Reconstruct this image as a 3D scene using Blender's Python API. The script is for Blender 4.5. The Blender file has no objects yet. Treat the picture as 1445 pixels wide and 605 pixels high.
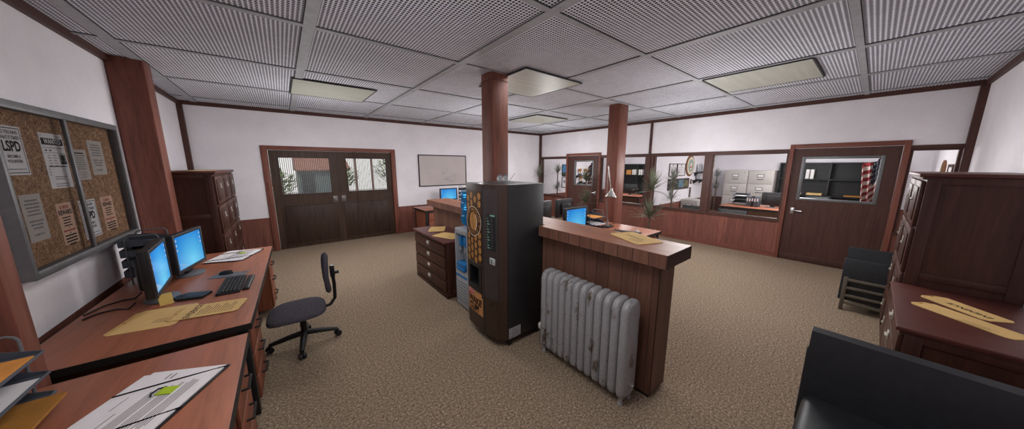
import bpy, bmesh, math, random
from mathutils import Vector, Matrix, Euler
random.seed(7)
PI = math.pi
R = math.radians
SC = bpy.context.scene
COL = SC.collection

# ------------------------------------------------------------------ colours and materials
def L(r, g, b):
    def f(c):
        c /= 255.0
        return c / 12.92 if c <= 0.04045 else ((c + 0.055) / 1.055) ** 2.4
    return (f(r), f(g), f(b), 1.0)

MATS = {}
class NT:
    def __init__(s, name):
        s.m = bpy.data.materials.new(name); s.m.use_nodes = True
        s.t = s.m.node_tree; s.n = s.t.nodes; s.l = s.t.links
        s.b = s.n['Principled BSDF']; s.out = s.n['Material Output']
        MATS[name] = s.m
    def node(s, typ, **kw):
        n = s.n.new(typ)
        for k, v in kw.items():
            if k in n.inputs: n.inputs[k].default_value = v
            else: setattr(n, k, v)
        return n
    def link(s, a, b): s.l.new(a, b)
    def coord(s, scale=(1, 1, 1)):
        c = s.node('ShaderNodeTexCoord'); m = s.node('ShaderNodeMapping')
        m.inputs['Scale'].default_value = scale
        s.link(c.outputs['Object'], m.inputs['Vector']); return m.outputs['Vector']
    def math(s, op, a, b=None, c=None):
        n = s.node('ShaderNodeMath', operation=op)
        for i, x in enumerate((a, b, c)):
            if x is None: continue
            if isinstance(x, (int, float)): n.inputs[i].default_value = x
            else: s.link(x, n.inputs[i])
        return n.outputs[0]
    def noise(s, vec, scale, detail=3, rough=.55, dist=0):
        n = s.node('ShaderNodeTexNoise'); n.inputs['Scale'].default_value = scale
        n.inputs['Detail'].default_value = detail; n.inputs['Roughness'].default_value = rough
        n.inputs['Distortion'].default_value = dist
        s.link(vec, n.inputs['Vector']); return n.outputs['Fac']
    def ramp(s, fac, stops):
        n = s.node('ShaderNodeValToRGB'); e = n.color_ramp.elements
        e[0].position, e[0].color = stops[0]; e[1].position, e[1].color = stops[-1]
        for p, c in stops[1:-1]:
            x = e.new(p); x.color = c
        s.link(fac, n.inputs['Fac']); return n.outputs['Color']
    def mix(s, fac, a, b, mode='MIX'):
        n = s.node('ShaderNodeMix', data_type='RGBA', blend_type=mode)
        for i, x in ((0, fac), (6, a), (7, b)):
            if isinstance(x, (int, float, tuple)): n.inputs[i].default_value = x
            else: s.link(x, n.inputs[i])
        return n.outputs[2]
    def bump(s, h, strength=.3, dist=.005):
        n = s.node('ShaderNodeBump'); n.inputs['Strength'].default_value = strength; n.inputs['Distance'].default_value = dist
        s.link(h, n.inputs['Height']); s.link(n.outputs['Normal'], s.b.inputs['Normal'])
    def set(s, color=None, rough=.6, metal=0, spec=.3):
        if color is not None:
            if isinstance(color, tuple): s.b.inputs['Base Color'].default_value = color
            else: s.link(color, s.b.inputs['Base Color'])
        s.b.inputs['Roughness'].default_value = rough; s.b.inputs['Metallic'].default_value = metal
        s.b.inputs['Specular IOR Level'].default_value = spec
        return s

def scl(c, k): return (c[0] * k, c[1] * k, c[2] * k, 1)

def plain(name, c, rough=.6, metal=0, spec=.3, var=.12, scale=14):
    t = NT(name); v = t.coord()
    n = t.noise(v, scale, 4)
    col = t.ramp(n, [(.3, scl(c, 1 - var)), (.7, scl(c, 1 + var))])
    t.set(col, rough, metal, spec)

def wood(name, c, axis=2, var=.32, rough=.5, spec=.3, plank=None, paxis=0, gap=.05, big=1.0):
    t = NT(name)
    s = [9, 9, 9]; s[axis] = .7
    v = t.coord(tuple(s))
    n1 = t.noise(v, 1.3 * big, 6, .68, 1.8)
    n2 = t.noise(v, 9 * big, 5, .7, .5)
    f = t.math('ADD', t.math('MULTIPLY', n1, .62), t.math('MULTIPLY', n2, .38))
    col = t.ramp(f, [(.34, scl(c, max(.1, 1 - 1.7 * var))), (.5, c), (.66, scl(c, 1 + var * 1.3))])
    if plank:
        c2 = t.node('ShaderNodeTexCoord'); sp = t.node('ShaderNodeSeparateXYZ'); t.link(c2.outputs['Object'], sp.inputs[0])
        x = t.math('DIVIDE', sp.outputs[paxis], plank)
        fr = t.math('FRACT', x); fl = t.math('FLOOR', x)
        wn = t.node('ShaderNodeTexWhiteNoise', noise_dimensions='1D'); t.link(fl, wn.inputs['W'])
        tint = t.ramp(wn.outputs['Value'], [(0, (.8, .8, .8, 1)), (1, (1.12, 1.1, 1.08, 1))])
        col = t.mix(1.0, col, tint, 'MULTIPLY')
        g = t.math('LESS_THAN', fr, gap)
        col = t.mix(g, col, scl(c, .3))
    t.set(col, rough, 0, spec)

def metal(name, c, rough=.35, m=.9): plain(name, c, rough, m, .5, .08, 30)

def make_materials():
    t = NT('white_wall'); v = t.coord()
    n = t.noise(v, 1.6, 5, .6); n2 = t.noise(v, 30, 3)
    a = t.ramp(n, [(.35, L(232, 228, 233)), (.65, L(242, 238, 243))])
    t.set(t.mix(.08, a, t.ramp(n2, [(.3, L(196, 192, 198)), (.7, L(246, 242, 247))])), .75, 0, .2)
    t = NT('carpet'); v = t.coord()
    a = t.noise(v, 58, 4, .8); b = t.noise(v, 150, 3, .75); c = t.noise(v, .6, 3)
    f = t.math('ADD', t.math('MULTIPLY', a, .55), t.math('MULTIPLY', b, .45))
    col = t.ramp(f, [(.36, L(38, 31, 25)), (.46, L(110, 95, 80)), (.54, L(154, 136, 116)), (.64, L(224, 206, 184))])
    t.set(t.mix(.12, col, t.ramp(c, [(.3, L(120, 103, 86)), (.7, L(156, 137, 118))])), .95, 0, .05); t.bump(f, .5, .006)
    # perforated ceiling tiles: a square grid of dark holes
    t = NT('ceiling_tile'); c = t.node('ShaderNodeTexCoord'); sp = t.node('ShaderNodeSeparateXYZ'); t.link(c.outputs['Object'], sp.inputs[0])
    px = t.math('SUBTRACT', t.math('FRACT', t.math('DIVIDE', sp.outputs[0], .0295)), .5)
    py = t.math('SUBTRACT', t.math('FRACT', t.math('DIVIDE', sp.outputs[1], .0295)), .5)
    d = t.math('SQRT', t.math('ADD', t.math('MULTIPLY', px, px), t.math('MULTIPLY', py, py)))
    h = t.math('LESS_THAN', d, .37)
    n = t.noise(c.outputs['Object'], 9, 4)
    base = t.ramp(n, [(.3, L(224, 226, 236)), (.7, L(238, 240, 250))])
    t.set(t.mix(h, base, L(66, 67, 73)), .85, 0, .1)
    plain('ceiling_bar', L(164, 166, 171), .6); plain('groove_dark', L(60, 59, 61), .8)
    # ceiling lamp diffuser with faint bands where the tubes lie
    t = NT('diffuser'); v = t.coord()
    n = t.noise(t.coord((1, 12, 1)), 1.0, 2)
    t.set(t.ramp(n, [(.3, L(164, 166, 154)), (.7, L(182, 184, 172))]), .4, 0, .4)
    wood('red_wood', L(120, 73, 61), 2, .28); wood('red_wood_x', L(120, 73, 61), 0, .28); wood('red_wood_y', L(120, 73, 61), 1, .28)
    wood('trim_wood', L(76, 49, 43), 0, .22); wood('trim_wood_y', L(76, 49, 43), 1, .22); wood('trim_wood_z', L(76, 49, 43), 2, .22)
    wood('wainscot_x', L(124, 78, 68), 2, .26, plank=.155, paxis=0, gap=.02); wood('wainscot_y', L(124, 78, 68), 2, .26, plank=.155, paxis=1, gap=.02)
    wood('counter_panel', L(106, 75, 63), 2, .2, plank=.122, paxis=1, gap=.04)
    wood('counter_end', L(106, 75, 63), 2, .2, plank=.122, paxis=0, gap=.04)
    wood('counter_top', L(140, 86, 58), 1, .25, .42, .4)
    wood('slab_edge', L(114, 80, 67), 2, .2, plank=.122, paxis=1, gap=.05)
    wood('desk_top', L(152, 92, 68), 1, .2, .42, .4, big=.7); wood('desk_side', L(130, 76, 56), 2, .2, .5)
    wood('desk_dark', L(96, 62, 38), 2, .15, .6)
    wood('mahogany', L(72, 43, 34), 2, .25, .45, .35); wood('mahogany_panel', L(60, 35, 27), 2, .25, .45, .35); wood('mahogany_top', L(84, 42, 35), 0, .2, .4, .4)
    wood('door_dark', L(64, 46, 37), 2, .34, .5); wood('door_dark_panel', L(56, 40, 32), 2, .42, .5)
    wood('door_brown', L(76, 50, 44), 2, .22, .5); wood('door_brown_panel', L(70, 46, 41), 2, .25, .5)
    wood('oak_arm', L(160, 112, 66), 0, .2)
    wood('plaque_wood', L(120, 78, 48), 2, .2)
    plain('black_plastic', L(30, 30, 32), .45, 0, .4); plain('dark_plastic', L(46, 46, 49), .5, 0, .4); plain('grey_plastic', L(104, 104, 108), .5)
    plain('key_plastic', L(40, 40, 43), .5); plain('black_metal', L(32, 32, 34), .4, .2, .4); plain('black_edge', L(34, 31, 30), .5)
    plain('black_leather', L(38, 40, 44), .42, 0, .4, .18, 22); plain('chair_fabric', L(74, 71, 78), .95, 0, .05, .3, 90); plain('black_fabric', L(26, 26, 28), .9, 0, .1)
    plain('frame_grey_wood', L(96, 88, 78), .55)
    plain('board_frame', L(108, 108, 110), .45, .2); plain('seal_dark', L(44, 44, 46), .6)
    plain('tray_metal', L(84, 90, 100), .45, .2); plain('tray_dark', L(40, 43, 50), .5)
    plain('paper', L(222, 218, 220), .8, 0, .1, .04); plain('paper_grey', L(180, 172, 166), .8, 0, .1, .05); plain('paper_peach', L(206, 168, 146), .8, 0, .1, .06)
    plain('ink', L(32, 30, 32), .8, 0, .1); plain('ink_grey', L(124, 120, 122), .8); plain('ink_red', L(150, 46, 42), .8); plain('ink_brown', L(110, 84, 48), .8)
    plain('ink_blue_faint', L(160, 158, 184), .6)
    plain('manila', L(208, 174, 116), .75, 0, .15, .08, 6); plain('manila_edge', L(196, 158, 100), .75); plain('folder_orange', L(206, 138, 66), .7); plain('folder_brown', L(156, 106, 44), .7)
    plain('sticky_yellow', L(226, 196, 112), .8); plain('lime', L(160, 186, 40), .7)
    plain('whiteboard', L(186, 176, 174), .35, 0, .4, .06, 3)
    plain('vend_black', L(42, 43, 45), .4, 0, .4, .1, 8); wood('vend_brown', L(62, 47, 42), 2, .12, .35, .4); wood('vend_front', L(58, 42, 32), 2, .2, .4, .4, big=.5)
    plain('vend_strip', L(62, 54, 53), .4, 0, .4)
    plain('bean_bg', L(70, 44, 26), .5, 0, .3, .2); plain('bean_gold', L(180, 130, 70), .5, 0, .3, .15, 40); plain('bean_line', L(84, 52, 26), .6); plain('ring_cream', L(232, 218, 196), .5)
    plain('ad_orange', L(190, 134, 82), .5); plain('label_red', L(204, 44, 52), .5); plain('label_white', L(224, 222, 218), .5)
    plain('button_green', L(120, 168, 140), .4); plain('steel_sticker', L(168, 170, 172), .4)
    plain('cooler_grey', L(164, 168, 172), .4, 0, .4, .05); plain('cooler_dark', L(128, 132, 138), .4); plain('tap_blue', L(38, 116, 178), .4)
    t = NT('bottle_blue'); t.set(L(60, 150, 208), .12, 0, .5); t.b.inputs['Transmission Weight'].default_value = .45; t.b.inputs['IOR'].default_value = 1.2
    # chipped enamel of the old radiator
    t = NT('radiator_paint'); v = t.coord()
    n = t.noise(t.coord((1, 1, .55)), 7.5, 6, .65); n2 = t.noise(v, 60, 4)
    base = t.ramp(n2, [(.3, L(142, 142, 145)), (.7, L(160, 160, 163))])
    rust = t.ramp(n2, [(.3, L(64, 54, 46)), (.7, L(112, 100, 86))])
    m = t.ramp(n, [(.585, (0, 0, 0, 1)), (.65, (1, 1, 1, 1))])
    t.set(t.mix(m, base, rust), .38, 0, .45); t.bump(n2, .15, .002)
    metal('chrome', L(200, 200, 204), .25); metal('pull_nickel', L(206, 202, 194), .35, .6); metal('lamp_steel', L(176, 174, 172), .3, .8); metal('plate_grey', L(112, 106, 104), .4, .5); metal('window_grey', L(112, 114, 116), .4, .4)
    # speckled cork
    t = NT('cork'); v = t.coord()
    a = t.noise(v, 95, 4, .8); b = t.noise(v, 30, 3)
    col = t.ramp(t.math('ADD', t.math('MULTIPLY', a, .75), t.math('MULTIPLY', b, .25)), [(.36, L(70, 50, 38)), (.46, L(132, 100, 76)), (.54, L(160, 124, 96)), (.64, L(206, 172, 140))])
    t.set(col, .9, 0, .05)
    # thin clear pane
    def pane(name, tint, gl):
        t = NT(name); tr = t.node('ShaderNodeBsdfTransparent'); tr.inputs['Color'].default_value = tint
        g = t.node('ShaderNodeBsdfGlossy'); g.inputs['Roughness'].default_value = .45; g.inputs['Color'].default_value = (.9, .9, .9, 1)
        mx = t.node('ShaderNodeMixShader'); mx.inputs[0].default_value = gl
        t.link(tr.outputs[0], mx.inputs[1]); t.link(g.outputs[0], mx.inputs[2]); t.link(mx.outputs[0], t.out.inputs['Surface'])
        return t
    pane('clear_glass', (.98, .98, .98, 1), .006); pane('case_glass', (.84, .84, .84, 1), .006)
    # reeded glass of the street door
    t = NT('reeded_glass'); c = t.node('ShaderNodeTexCoord'); sp = t.node('ShaderNodeSeparateXYZ'); t.link(c.outputs['Object'], sp.inputs[0])
    fr = t.math('FRACT', t.math('DIVIDE', sp.outputs[0], .035)); g = t.math('LESS_THAN', fr, .38)
    tr = t.node('ShaderNodeBsdfTransparent'); t.link(t.mix(g, (.97, .97, .97, 1), (.50, .50, .51, 1)), tr.inputs['Color'])
    gl = t.node('ShaderNodeBsdfGlossy'); gl.inputs['Roughness'].default_value = .5
    mx = t.node('ShaderNodeMixShader'); mx.inputs[0].default_value = .04
    t.link(tr.outputs[0], mx.inputs[1]); t.link(gl.outputs[0], mx.inputs[2]); t.link(mx.outputs[0], t.out.inputs['Surface'])
    # lit computer desktop: blue wallpaper, lighter glow in one corner
    t = NT('screen_lit'); c = t.node('ShaderNodeTexCoord'); mp = t.node('ShaderNodeMapping'); t.link(c.outputs['Object'], mp.inputs[0])
    mp.inputs['Location'].default_value = (0, .06, -.28); mp.inputs['Scale'].default_value = (0, 2.1, 2.0)
    gr = t.node('ShaderNodeTexGradient', gradient_type='SPHERICAL'); t.link(mp.outputs[0], gr.inputs[0])
    col = t.ramp(gr.outputs['Fac'], [(0, L(22, 84, 178)), (.4, L(36, 138, 220)), (1, L(104, 208, 246))])
    t.set(L(8, 8, 10), .25, 0, .5); t.link(col, t.b.inputs['Emission Color']); t.b.inputs['Emission Strength'].default_value = .92
    t = NT('screen_icon'); t.set(L(8, 8, 10), .3); t.b.inputs['Emission Color'].default_value = L(190, 215, 235); t.b.inputs['Emission Strength'].default_value = .7
    plain('leaf', L(104, 108, 90), .6, 0, .3, .25, 30); plain('leaf_hazed', L(138, 140, 132), .7, 0, .2, .25, 30); plain('trunk', L(96, 80, 64), .85); plain('pot', L(110, 76, 60), .7); plain('soil', L(48, 38, 30), .95)  # second leaf colour is paled to paint in the haze of the glass
    plain('file_grey', L(186, 180, 176), .45, .05, .3, .04); plain('file_grey_dark', L(120, 116, 114), .5); plain('shelf_black', L(15, 16, 18), .5, 0, .3)
    plain('binder_grey', L(84, 88, 96), .6); plain('flag_red', L(132, 40, 46), .85); plain('flag_white', L(196, 186, 178), .85); plain('flag_blue', L(30, 36, 54), .85)
    plain('gold', L(206, 150, 60), .35, .6); plain('paint_sky', L(70, 130, 176), .6, 0, .2, .5, 9); plain('paint_muted', L(96, 124, 138), .6, 0, .2, .5, 9); plain('paint_earth', L(110, 104, 78), .6, 0, .2, .6, 12); plain('paint_dark', L(62, 66, 58), .6, 0, .2, .4, 9)
    plain('emblem_teal', L(146, 164, 158), .5); plain('emblem_red', L(176, 110, 100), .5); plain('emblem_cream', L(220, 208, 182), .5)
    plain('asphalt', L(150, 146, 142), .9); plain('plaster_white', L(226, 224, 220), .8)
    t = NT('roof_tile'); v = t.coord(); w = t.node('ShaderNodeTexBrick'); w.inputs['Color1'].default_value = L(140, 92, 72); w.inputs['Color2'].default_value = L(112, 74, 60); w.inputs['Mortar'].default_value = L(60, 44, 40); w.inputs['Scale'].default_value = 6
    t.link(v, w.inputs['Vector']); t.set(w.outputs['Color'], .8)
    plain('green_siding', L(82, 92, 90), .7); plain('outdoor_leaf', L(110, 124, 82), .8, 0, .2, .4, 8); wood('post_wood', L(110, 84, 72), 2)
make_materials()
def M(n): return MATS[n]

# ------------------------------------------------------------------ mesh builder
_text = {}
def text_geo(s, bold=.0):
    k = (s, bold)
    if k in _text: return _text[k]
    cu = bpy.data.curves.new('t', 'FONT'); cu.body = s; cu.size = 1; cu.offset = bold; cu.resolution_u = 3
    cu.align_x = 'CENTER'; cu.align_y = 'CENTER'
    o = bpy.data.objects.new('t', cu); COL.objects.link(o)
    dg = bpy.context.evaluated_depsgraph_get()
    me = bpy.data.meshes.new_from_object(o.evaluated_get(dg))
    g = ([v.co.copy() for v in me.vertices], [list(p.vertices) for p in me.polygons])
    bpy.data.objects.remove(o); bpy.data.curves.remove(cu); bpy.data.meshes.remove(me)
    _text[k] = g
    return g

class MB:
    def __init__(s, mtx=None):
        s.v = []; s.f = []; s.mi = []; s.mats = []; s.mtx = mtx
    def _m(s, m):
        if m not in s.mats: s.mats.append(m)
        return s.mats.index(m)
    def add(s, verts, faces, m, mtx=None):
        b = len(s.v); k = s._m(m)
        for p in verts:
            p = Vector(p)
            if mtx is not None: p = mtx @ p
            if s.mtx is not None: p = s.mtx @ p
            s.v.append(p)
        for f in faces: s.f.append([b + i for i in f]); s.mi.append(k)
        return s
    def addbm(s, bm, m, mtx=None):
        bm.verts.index_update()
        s.add([v.co for v in bm.verts], [[v.index for v in f.verts] for f in bm.faces], m, mtx); bm.free(); return s
    def box(s, x0, x1, y0, y1, z0, z1, m, bev=0, seg=2, mtx=None):
        x0, x1 = min(x0, x1), max(x0, x1); y0, y1 = min(y0, y1), max(y0, y1); z0, z1 = min(z0, z1), max(z0, z1)
        if bev <= 0:
            V = [(x0, y0, z0), (x1, y0, z0), (x1, y1, z0), (x0, y1, z0), (x0, y0, z1), (x1, y0, z1), (x1, y1, z1), (x0, y1, z1)]
            F = [(0, 3, 2, 1), (4, 5, 6, 7), (0, 1, 5, 4), (1, 2, 6, 5), (2, 3, 7, 6), (3, 0, 4, 7)]
            return s.add(V, F, m, mtx)
        bm = bmesh.new(); bmesh.ops.create_cube(bm, size=1)
        for v in bm.verts:
            v.co = Vector(((x0 + x1) / 2 + v.co.x * (x1 - x0), (y0 + y1) / 2 + v.co.y * (y1 - y0), (z0 + z1) / 2 + v.co.z * (z1 - z0)))
        bmesh.ops.bevel(bm, geom=bm.edges[:], offset=min(bev, .49 * min(x1 - x0, y1 - y0, z1 - z0)), segments=seg, profile=.5, affect='EDGES')
        return s.addbm(bm, m, mtx)
    def cbox(s, c, d, m, bev=0, seg=2, mtx=None):
        return s.box(c[0] - d[0] / 2, c[0] + d[0] / 2, c[1] - d[1] / 2, c[1] + d[1] / 2, c[2] - d[2] / 2, c[2] + d[2] / 2, m, bev, seg, mtx)
    def lathe(s, prof, c, m, seg=20, mtx=None, cap=True):
        V = []; F = []; n = len(prof)
        for i in range(seg):
            a = 2 * PI * i / seg
            for r, z in prof: V.append((c[0] + r * math.cos(a), c[1] + r * math.sin(a), c[2] + z))
        for i in range(seg):
            j = (i + 1) % seg
            for k in range(n - 1): F.append((i * n + k, j * n + k, j * n + k + 1, i * n + k + 1))
        if cap:
            if prof[0][0] > 1e-5: F.append([i * n for i in range(seg)][::-1])
            if prof[-1][0] > 1e-5: F.append([i * n + n - 1 for i in range(seg)])
        return s.add(V, F, m, mtx)
    def tube(s, pts, r, m, seg=8, closed=False, mtx=None):
        pts = [Vector(p) for p in pts]; n = len(pts); rr = r if isinstance(r, (list, tuple)) else [r] * n
        V = []; F = []; up = None
        for i, p in enumerate(pts):
            a = pts[i - 1] if (i > 0 or closed) else p; b = pts[(i + 1) % n] if (i < n - 1 or closed) else p
            t = (b - a).normalized()
            if up is None:
                up = Vector((0, 0, 1)) if abs(t.z) < .9 else Vector((1, 0, 0))
            sd = t.cross(up).normalized(); up = sd.cross(t).normalized()
            for k in range(seg):
                an = 2 * PI * k / seg
                V.append(p + sd * (rr[i] * math.cos(an)) + up * (rr[i] * math.sin(an)))
        for i in range(n if closed else n - 1):
            j = (i + 1) % n
            for k in range(seg):
                l = (k + 1) % seg
                F.append((i * seg + k, i * seg + l, j * seg + l, j * seg + k))
        if not closed:
            F.append([k for k in range(seg)][::-1]); F.append([(n - 1) * seg + k for k in range(seg)])
        return s.add(V, F, m, mtx)
    def prism(s, poly, z0, z1, m, mtx=None):
        n = len(poly)
        V = [(x, y, z0) for x, y in poly] + [(x, y, z1) for x, y in poly]
        F = [list(range(n))[::-1], list(range(n, 2 * n))] + [(i, (i + 1) % n, n + (i + 1) % n, n + i) for i in range(n)]
        return s.add(V, F, m, mtx)
    def text(s, st, size, fn, m, bold=.015, sx=1.0, rot=0):
        V, F = text_geo(st, bold); c, q = math.cos(rot), math.sin(rot)
        return s.add([fn(size * sx * (p.x * c - p.y * q), size * (p.x * q + p.y * c)) for p in V], F, m)
    def quad(s, fn, x0, x1, y0, y1, m, nx=1, ny=1):
        V = [fn(x0 + (x1 - x0) * i / nx, y0 + (y1 - y0) * j / ny) for j in range(ny + 1) for i in range(nx + 1)]
        F = [(j * (nx + 1) + i, j * (nx + 1) + i + 1, (j + 1) * (nx + 1) + i + 1, (j + 1) * (nx + 1) + i) for j in range(ny) for i in range(nx)]
        return s.add(V, F, m)
    def build(s, name, parent=None, world=False, smooth=35, loc=None):
        off = Vector((0, 0, 0))
        if world and parent is not None: off = parent.location
        if loc is not None: off = Vector(loc)
        me = bpy.data.meshes.new(name)
        me.from_pydata([tuple(p - off) for p in s.v], [], s.f)
        for m in s.mats: me.materials.append(M(m))
        me.polygons.foreach_set('material_index', s.mi)
        bm = bmesh.new(); bm.from_mesh(me)
        bmesh.ops.recalc_face_normals(bm, faces=bm.faces[:]) if smooth is not None else None
        bm.to_mesh(me); bm.free()
        if smooth:
            me.polygons.foreach_set('use_smooth', [True] * len(me.polygons)); me.set_sharp_from_angle(angle=R(smooth))
        o = bpy.data.objects.new(name, me); COL.objects.link(o)
        if parent is not None: o.parent = parent
        elif loc is not None: o.location = loc
        return o

def tag(o, label, cat, group=None, kind=None):
    o['label'] = label; o['category'] = cat
    if group: o['group'] = group
    if kind: o['kind'] = kind
    return o
def thing(name, label, cat, loc=(0, 0, 0), rz=0, group=None):
    o = bpy.data.objects.new(name, None); COL.objects.link(o); o.empty_display_size = .1
    o.location = loc; o.rotation_euler = (0, 0, rz)
    return tag(o, label, cat, group)
def struct(name, mb, parent=None, label=None, **kw):
    o = mb.build(name, parent, **kw)
    if parent is None: o['kind'] = 'structure'
    if label: o['label'] = label
    return o
KIDS = {}
def dup(root, loc, rz, label, group=None):
    r = root.copy(); COL.objects.link(r); r.location = loc; r.rotation_euler = (0, 0, rz); r['label'] = label
    if group: r['group'] = group
    for ch in [o for o in bpy.data.objects if o.parent == root]:
        c = ch.copy(); COL.objects.link(c); c.parent = r
        for g in [o for o in bpy.data.objects if o.parent == ch]:
            d = g.copy(); COL.objects.link(d); d.parent = c
    return r
def T(loc, rz=0, rx=0, ry=0): return Matrix.Translation(loc) @ Euler((rx, ry, rz)).to_matrix().to_4x4()
_tn = [0]
def trim(mb, **kw):
    _tn[0] += 1
    return struct('trim_%d' % _tn[0], mb, **kw)

# ------------------------------------------------------------------ the room
LX, LY, H = 8.84, 8.57, 2.93
WO = -4.45                       # back wall of the two offices behind the glazed wall
def room():
    struct('floor', MB().box(WO - .12, LX + .12, -.12, LY + .12, -.1, 0, 'carpet'))
    struct('ceiling', MB().box(WO - .12, LX + .12, -.12, LY + .12, H, H + .1, 'ceiling_tile'))
    # street wall (back) with the double-door opening
    b = MB()
    b.box(WO - .12, 5.25, -.12, 0, .72, H, 'white_wall').box(7.76, LX + .12, -.12, 0, .72, H, 'white_wall').box(5.25, 7.76, -.12, 0, 2.16, H, 'white_wall')
    b.box(WO - .12, 5.25, -.12, 0, 0, .72, 'wainscot_x').box(7.76, LX + .12, -.12, 0, 0, .72, 'wainscot_x')
    struct('wall_back', b)
    struct('wall_left', MB().box(LX, LX + .12, 0, LY, .72, H, 'white_wall').box(LX, LX + .12, 0, LY, 0, .72, 'wainscot_y'))
    struct('wall_near', MB().box(WO - .12, LX + .12, LY, LY + .12, .72, H, 'white_wall').box(WO - .12, LX + .12, LY, LY + .12, 0, .72, 'wainscot_x'))
    struct('wall_office', MB().box(WO - .12, WO, 0, LY, .72, H, 'white_wall').box(WO - .12, WO, 0, LY, 0, .72, 'wainscot_y'))
    struct('wall_partition', MB().box(WO, -.12, 4.03, 4.13, .72, H, 'white_wall').box(WO, -.12, 4.03, 4.13, 0, .72, 'wainscot_x'))
    # glazed wall: solid strip above, wainscot below, openings between
    b = MB()
    b.box(-.12, 0, 0, LY, 2.10, H, 'white_wall')
    for y0, y1 in ((0, 1.30), (2.58, 6.74), (8.03, LY)): b.box(-.12, 0, y0, y1, 0, .70, 'wainscot_y')
    struct('wall_right', b)
    # dark trim under the ceiling and in the corners
    h0 = 2.862
    trim(MB().box(0, LX, 0, .035, h0, H, 'trim_wood'))
    trim(MB().box(0, .035, 0.035, LY, h0, H, 'trim_wood_y'))
    trim(MB().box(LX - .035, LX, .035, LY, h0, H, 'trim_wood_y'))
    trim(MB().box(.035, LX - .035, LY - .035, LY, h0, H, 'trim_wood'))
    for x0, y0 in ((0, 0), (LX - .07, 0), (0, LY - .07), (LX - .07, LY - .07)):
        trim(MB().box(x0, x0 + .07, y0, y0 + .07, .72 if x0 > 1 else 0, h0, 'trim_wood_z'))
    # post where the office partition meets the glazed wall, thin cover strip above it
    trim(MB().box(-.12, .012, 3.98, 4.18, .70, 2.04, 'trim_wood_z').box(.012, .03, 4.045, 4.10, .70, h0, 'trim_wood_z').box(0, .012, 4.045, 4.10, 2.10, h0, 'trim_wood_z'))
    # head rail and sill of the glazed wall
    trim(MB().box(-.13, .02, .07, 1.27, 2.04, 2.10, 'trim_wood_y').box(-.13, .02, 2.60, 6.716, 2.04, 2.10, 'trim_wood_y').box(-.13, .02, 8.062, LY - .07, 2.04, 2.10, 'trim_wood_y'))
    trim(MB().box(-.13, .02, .07, 1.27, .70, .745, 'trim_wood_y').box(-.13, .02, 2.60, 3.98, .70, .745, 'trim_wood_y').box(-.13, .02, 4.18, 6.716, .70, .745, 'trim_wood_y').box(-.13, .02, 8.062, LY - .07, .70, .745, 'trim_wood_y'))
    trim(MB().box(-.12, .012, 5.35, 5.485, .745, 2.04, 'trim_wood_z'))
    for i, (a, c) in enumerate(((.07, 1.27), (2.60, 3.98), (4.18, 5.35), (5.485, 6.716), (8.062, LY - .07))):
        b = MB(); z0, z1 = .745, 2.04
        for y in (a, c - .03): b.box(-.10, -.01, y, y + .03, z0, z1, 'trim_wood_z')
        for z in (z0, z1 - .02): b.box(-.10, -.01, a + .03, c - .03, z, z + .02, 'trim_wood_y')
        w = struct('window_%d' % (i + 1), b)
        MB().box(-.058, -.052, a + .03, c - .03, z0 + .02, z1 - .02, 'clear_glass').build('glass_pane', w)
    # baseboards
    struct('baseboard_back', MB().box(0, 5.197, 0, .015, 0, .09, 'red_wood_x').box(7.817, LX, 0, .015, 0, .09, 'red_wood_x'))
    struct('baseboard_right', MB().box(0, .015, .07, 1.27, 0, .09, 'red_wood_y').box(0, .015, 2.60, 6.716, 0, .09, 'red_wood_y').box(0, .015, 8.062, LY, 0, .09, 'red_wood_y'))
    # ceiling grid bars
    xs = [.23 + 1.398 * k for k in range(7)]; ys = [.51 + 1.403 * k for k in range(6)]
    b = MB()
    for x in xs:
        b.box(x - .042, x + .042, .035, LY - .035, H - .012, H, 'ceiling_bar').box(x - .047, x - .042, .035, LY - .035, H - .005, H, 'groove_dark').box(x + .042, x + .047, .035, LY - .035, H - .005, H, 'groove_dark')
    for y in ys:
        b.box(.035, LX - .035, y - .026, y + .026, H - .0115, H, 'ceiling_bar').box(.035, LX - .035, y - .031, y - .026, H - .005, H, 'groove_dark').box(.035, LX - .035, y + .026, y + .031, H - .005, H, 'groove_dark')
    trim(b)
    # wooden columns
    def column(x0, x1, y0, y1):
        return MB().box(x0, x1, y0, y1, 0, H, 'red_wood', .012, 2).box(x0 - .004, x1 + .004, y0 - .004, y1 + .004, H - .10, H - .095, 'trim_wood')
    trim(column(5.17, 5.42, 4.50, 4.745)); trim(column(2.25, 2.53, 4.46, 4.70))
    trim(MB().box(8.57, LX, 2.44, 2.68, 0, H, 'red_wood', .02, 2)); trim(MB().box(8.57, LX, 5.24, 5.355, 0, H, 'red_wood', .015, 2))

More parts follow.
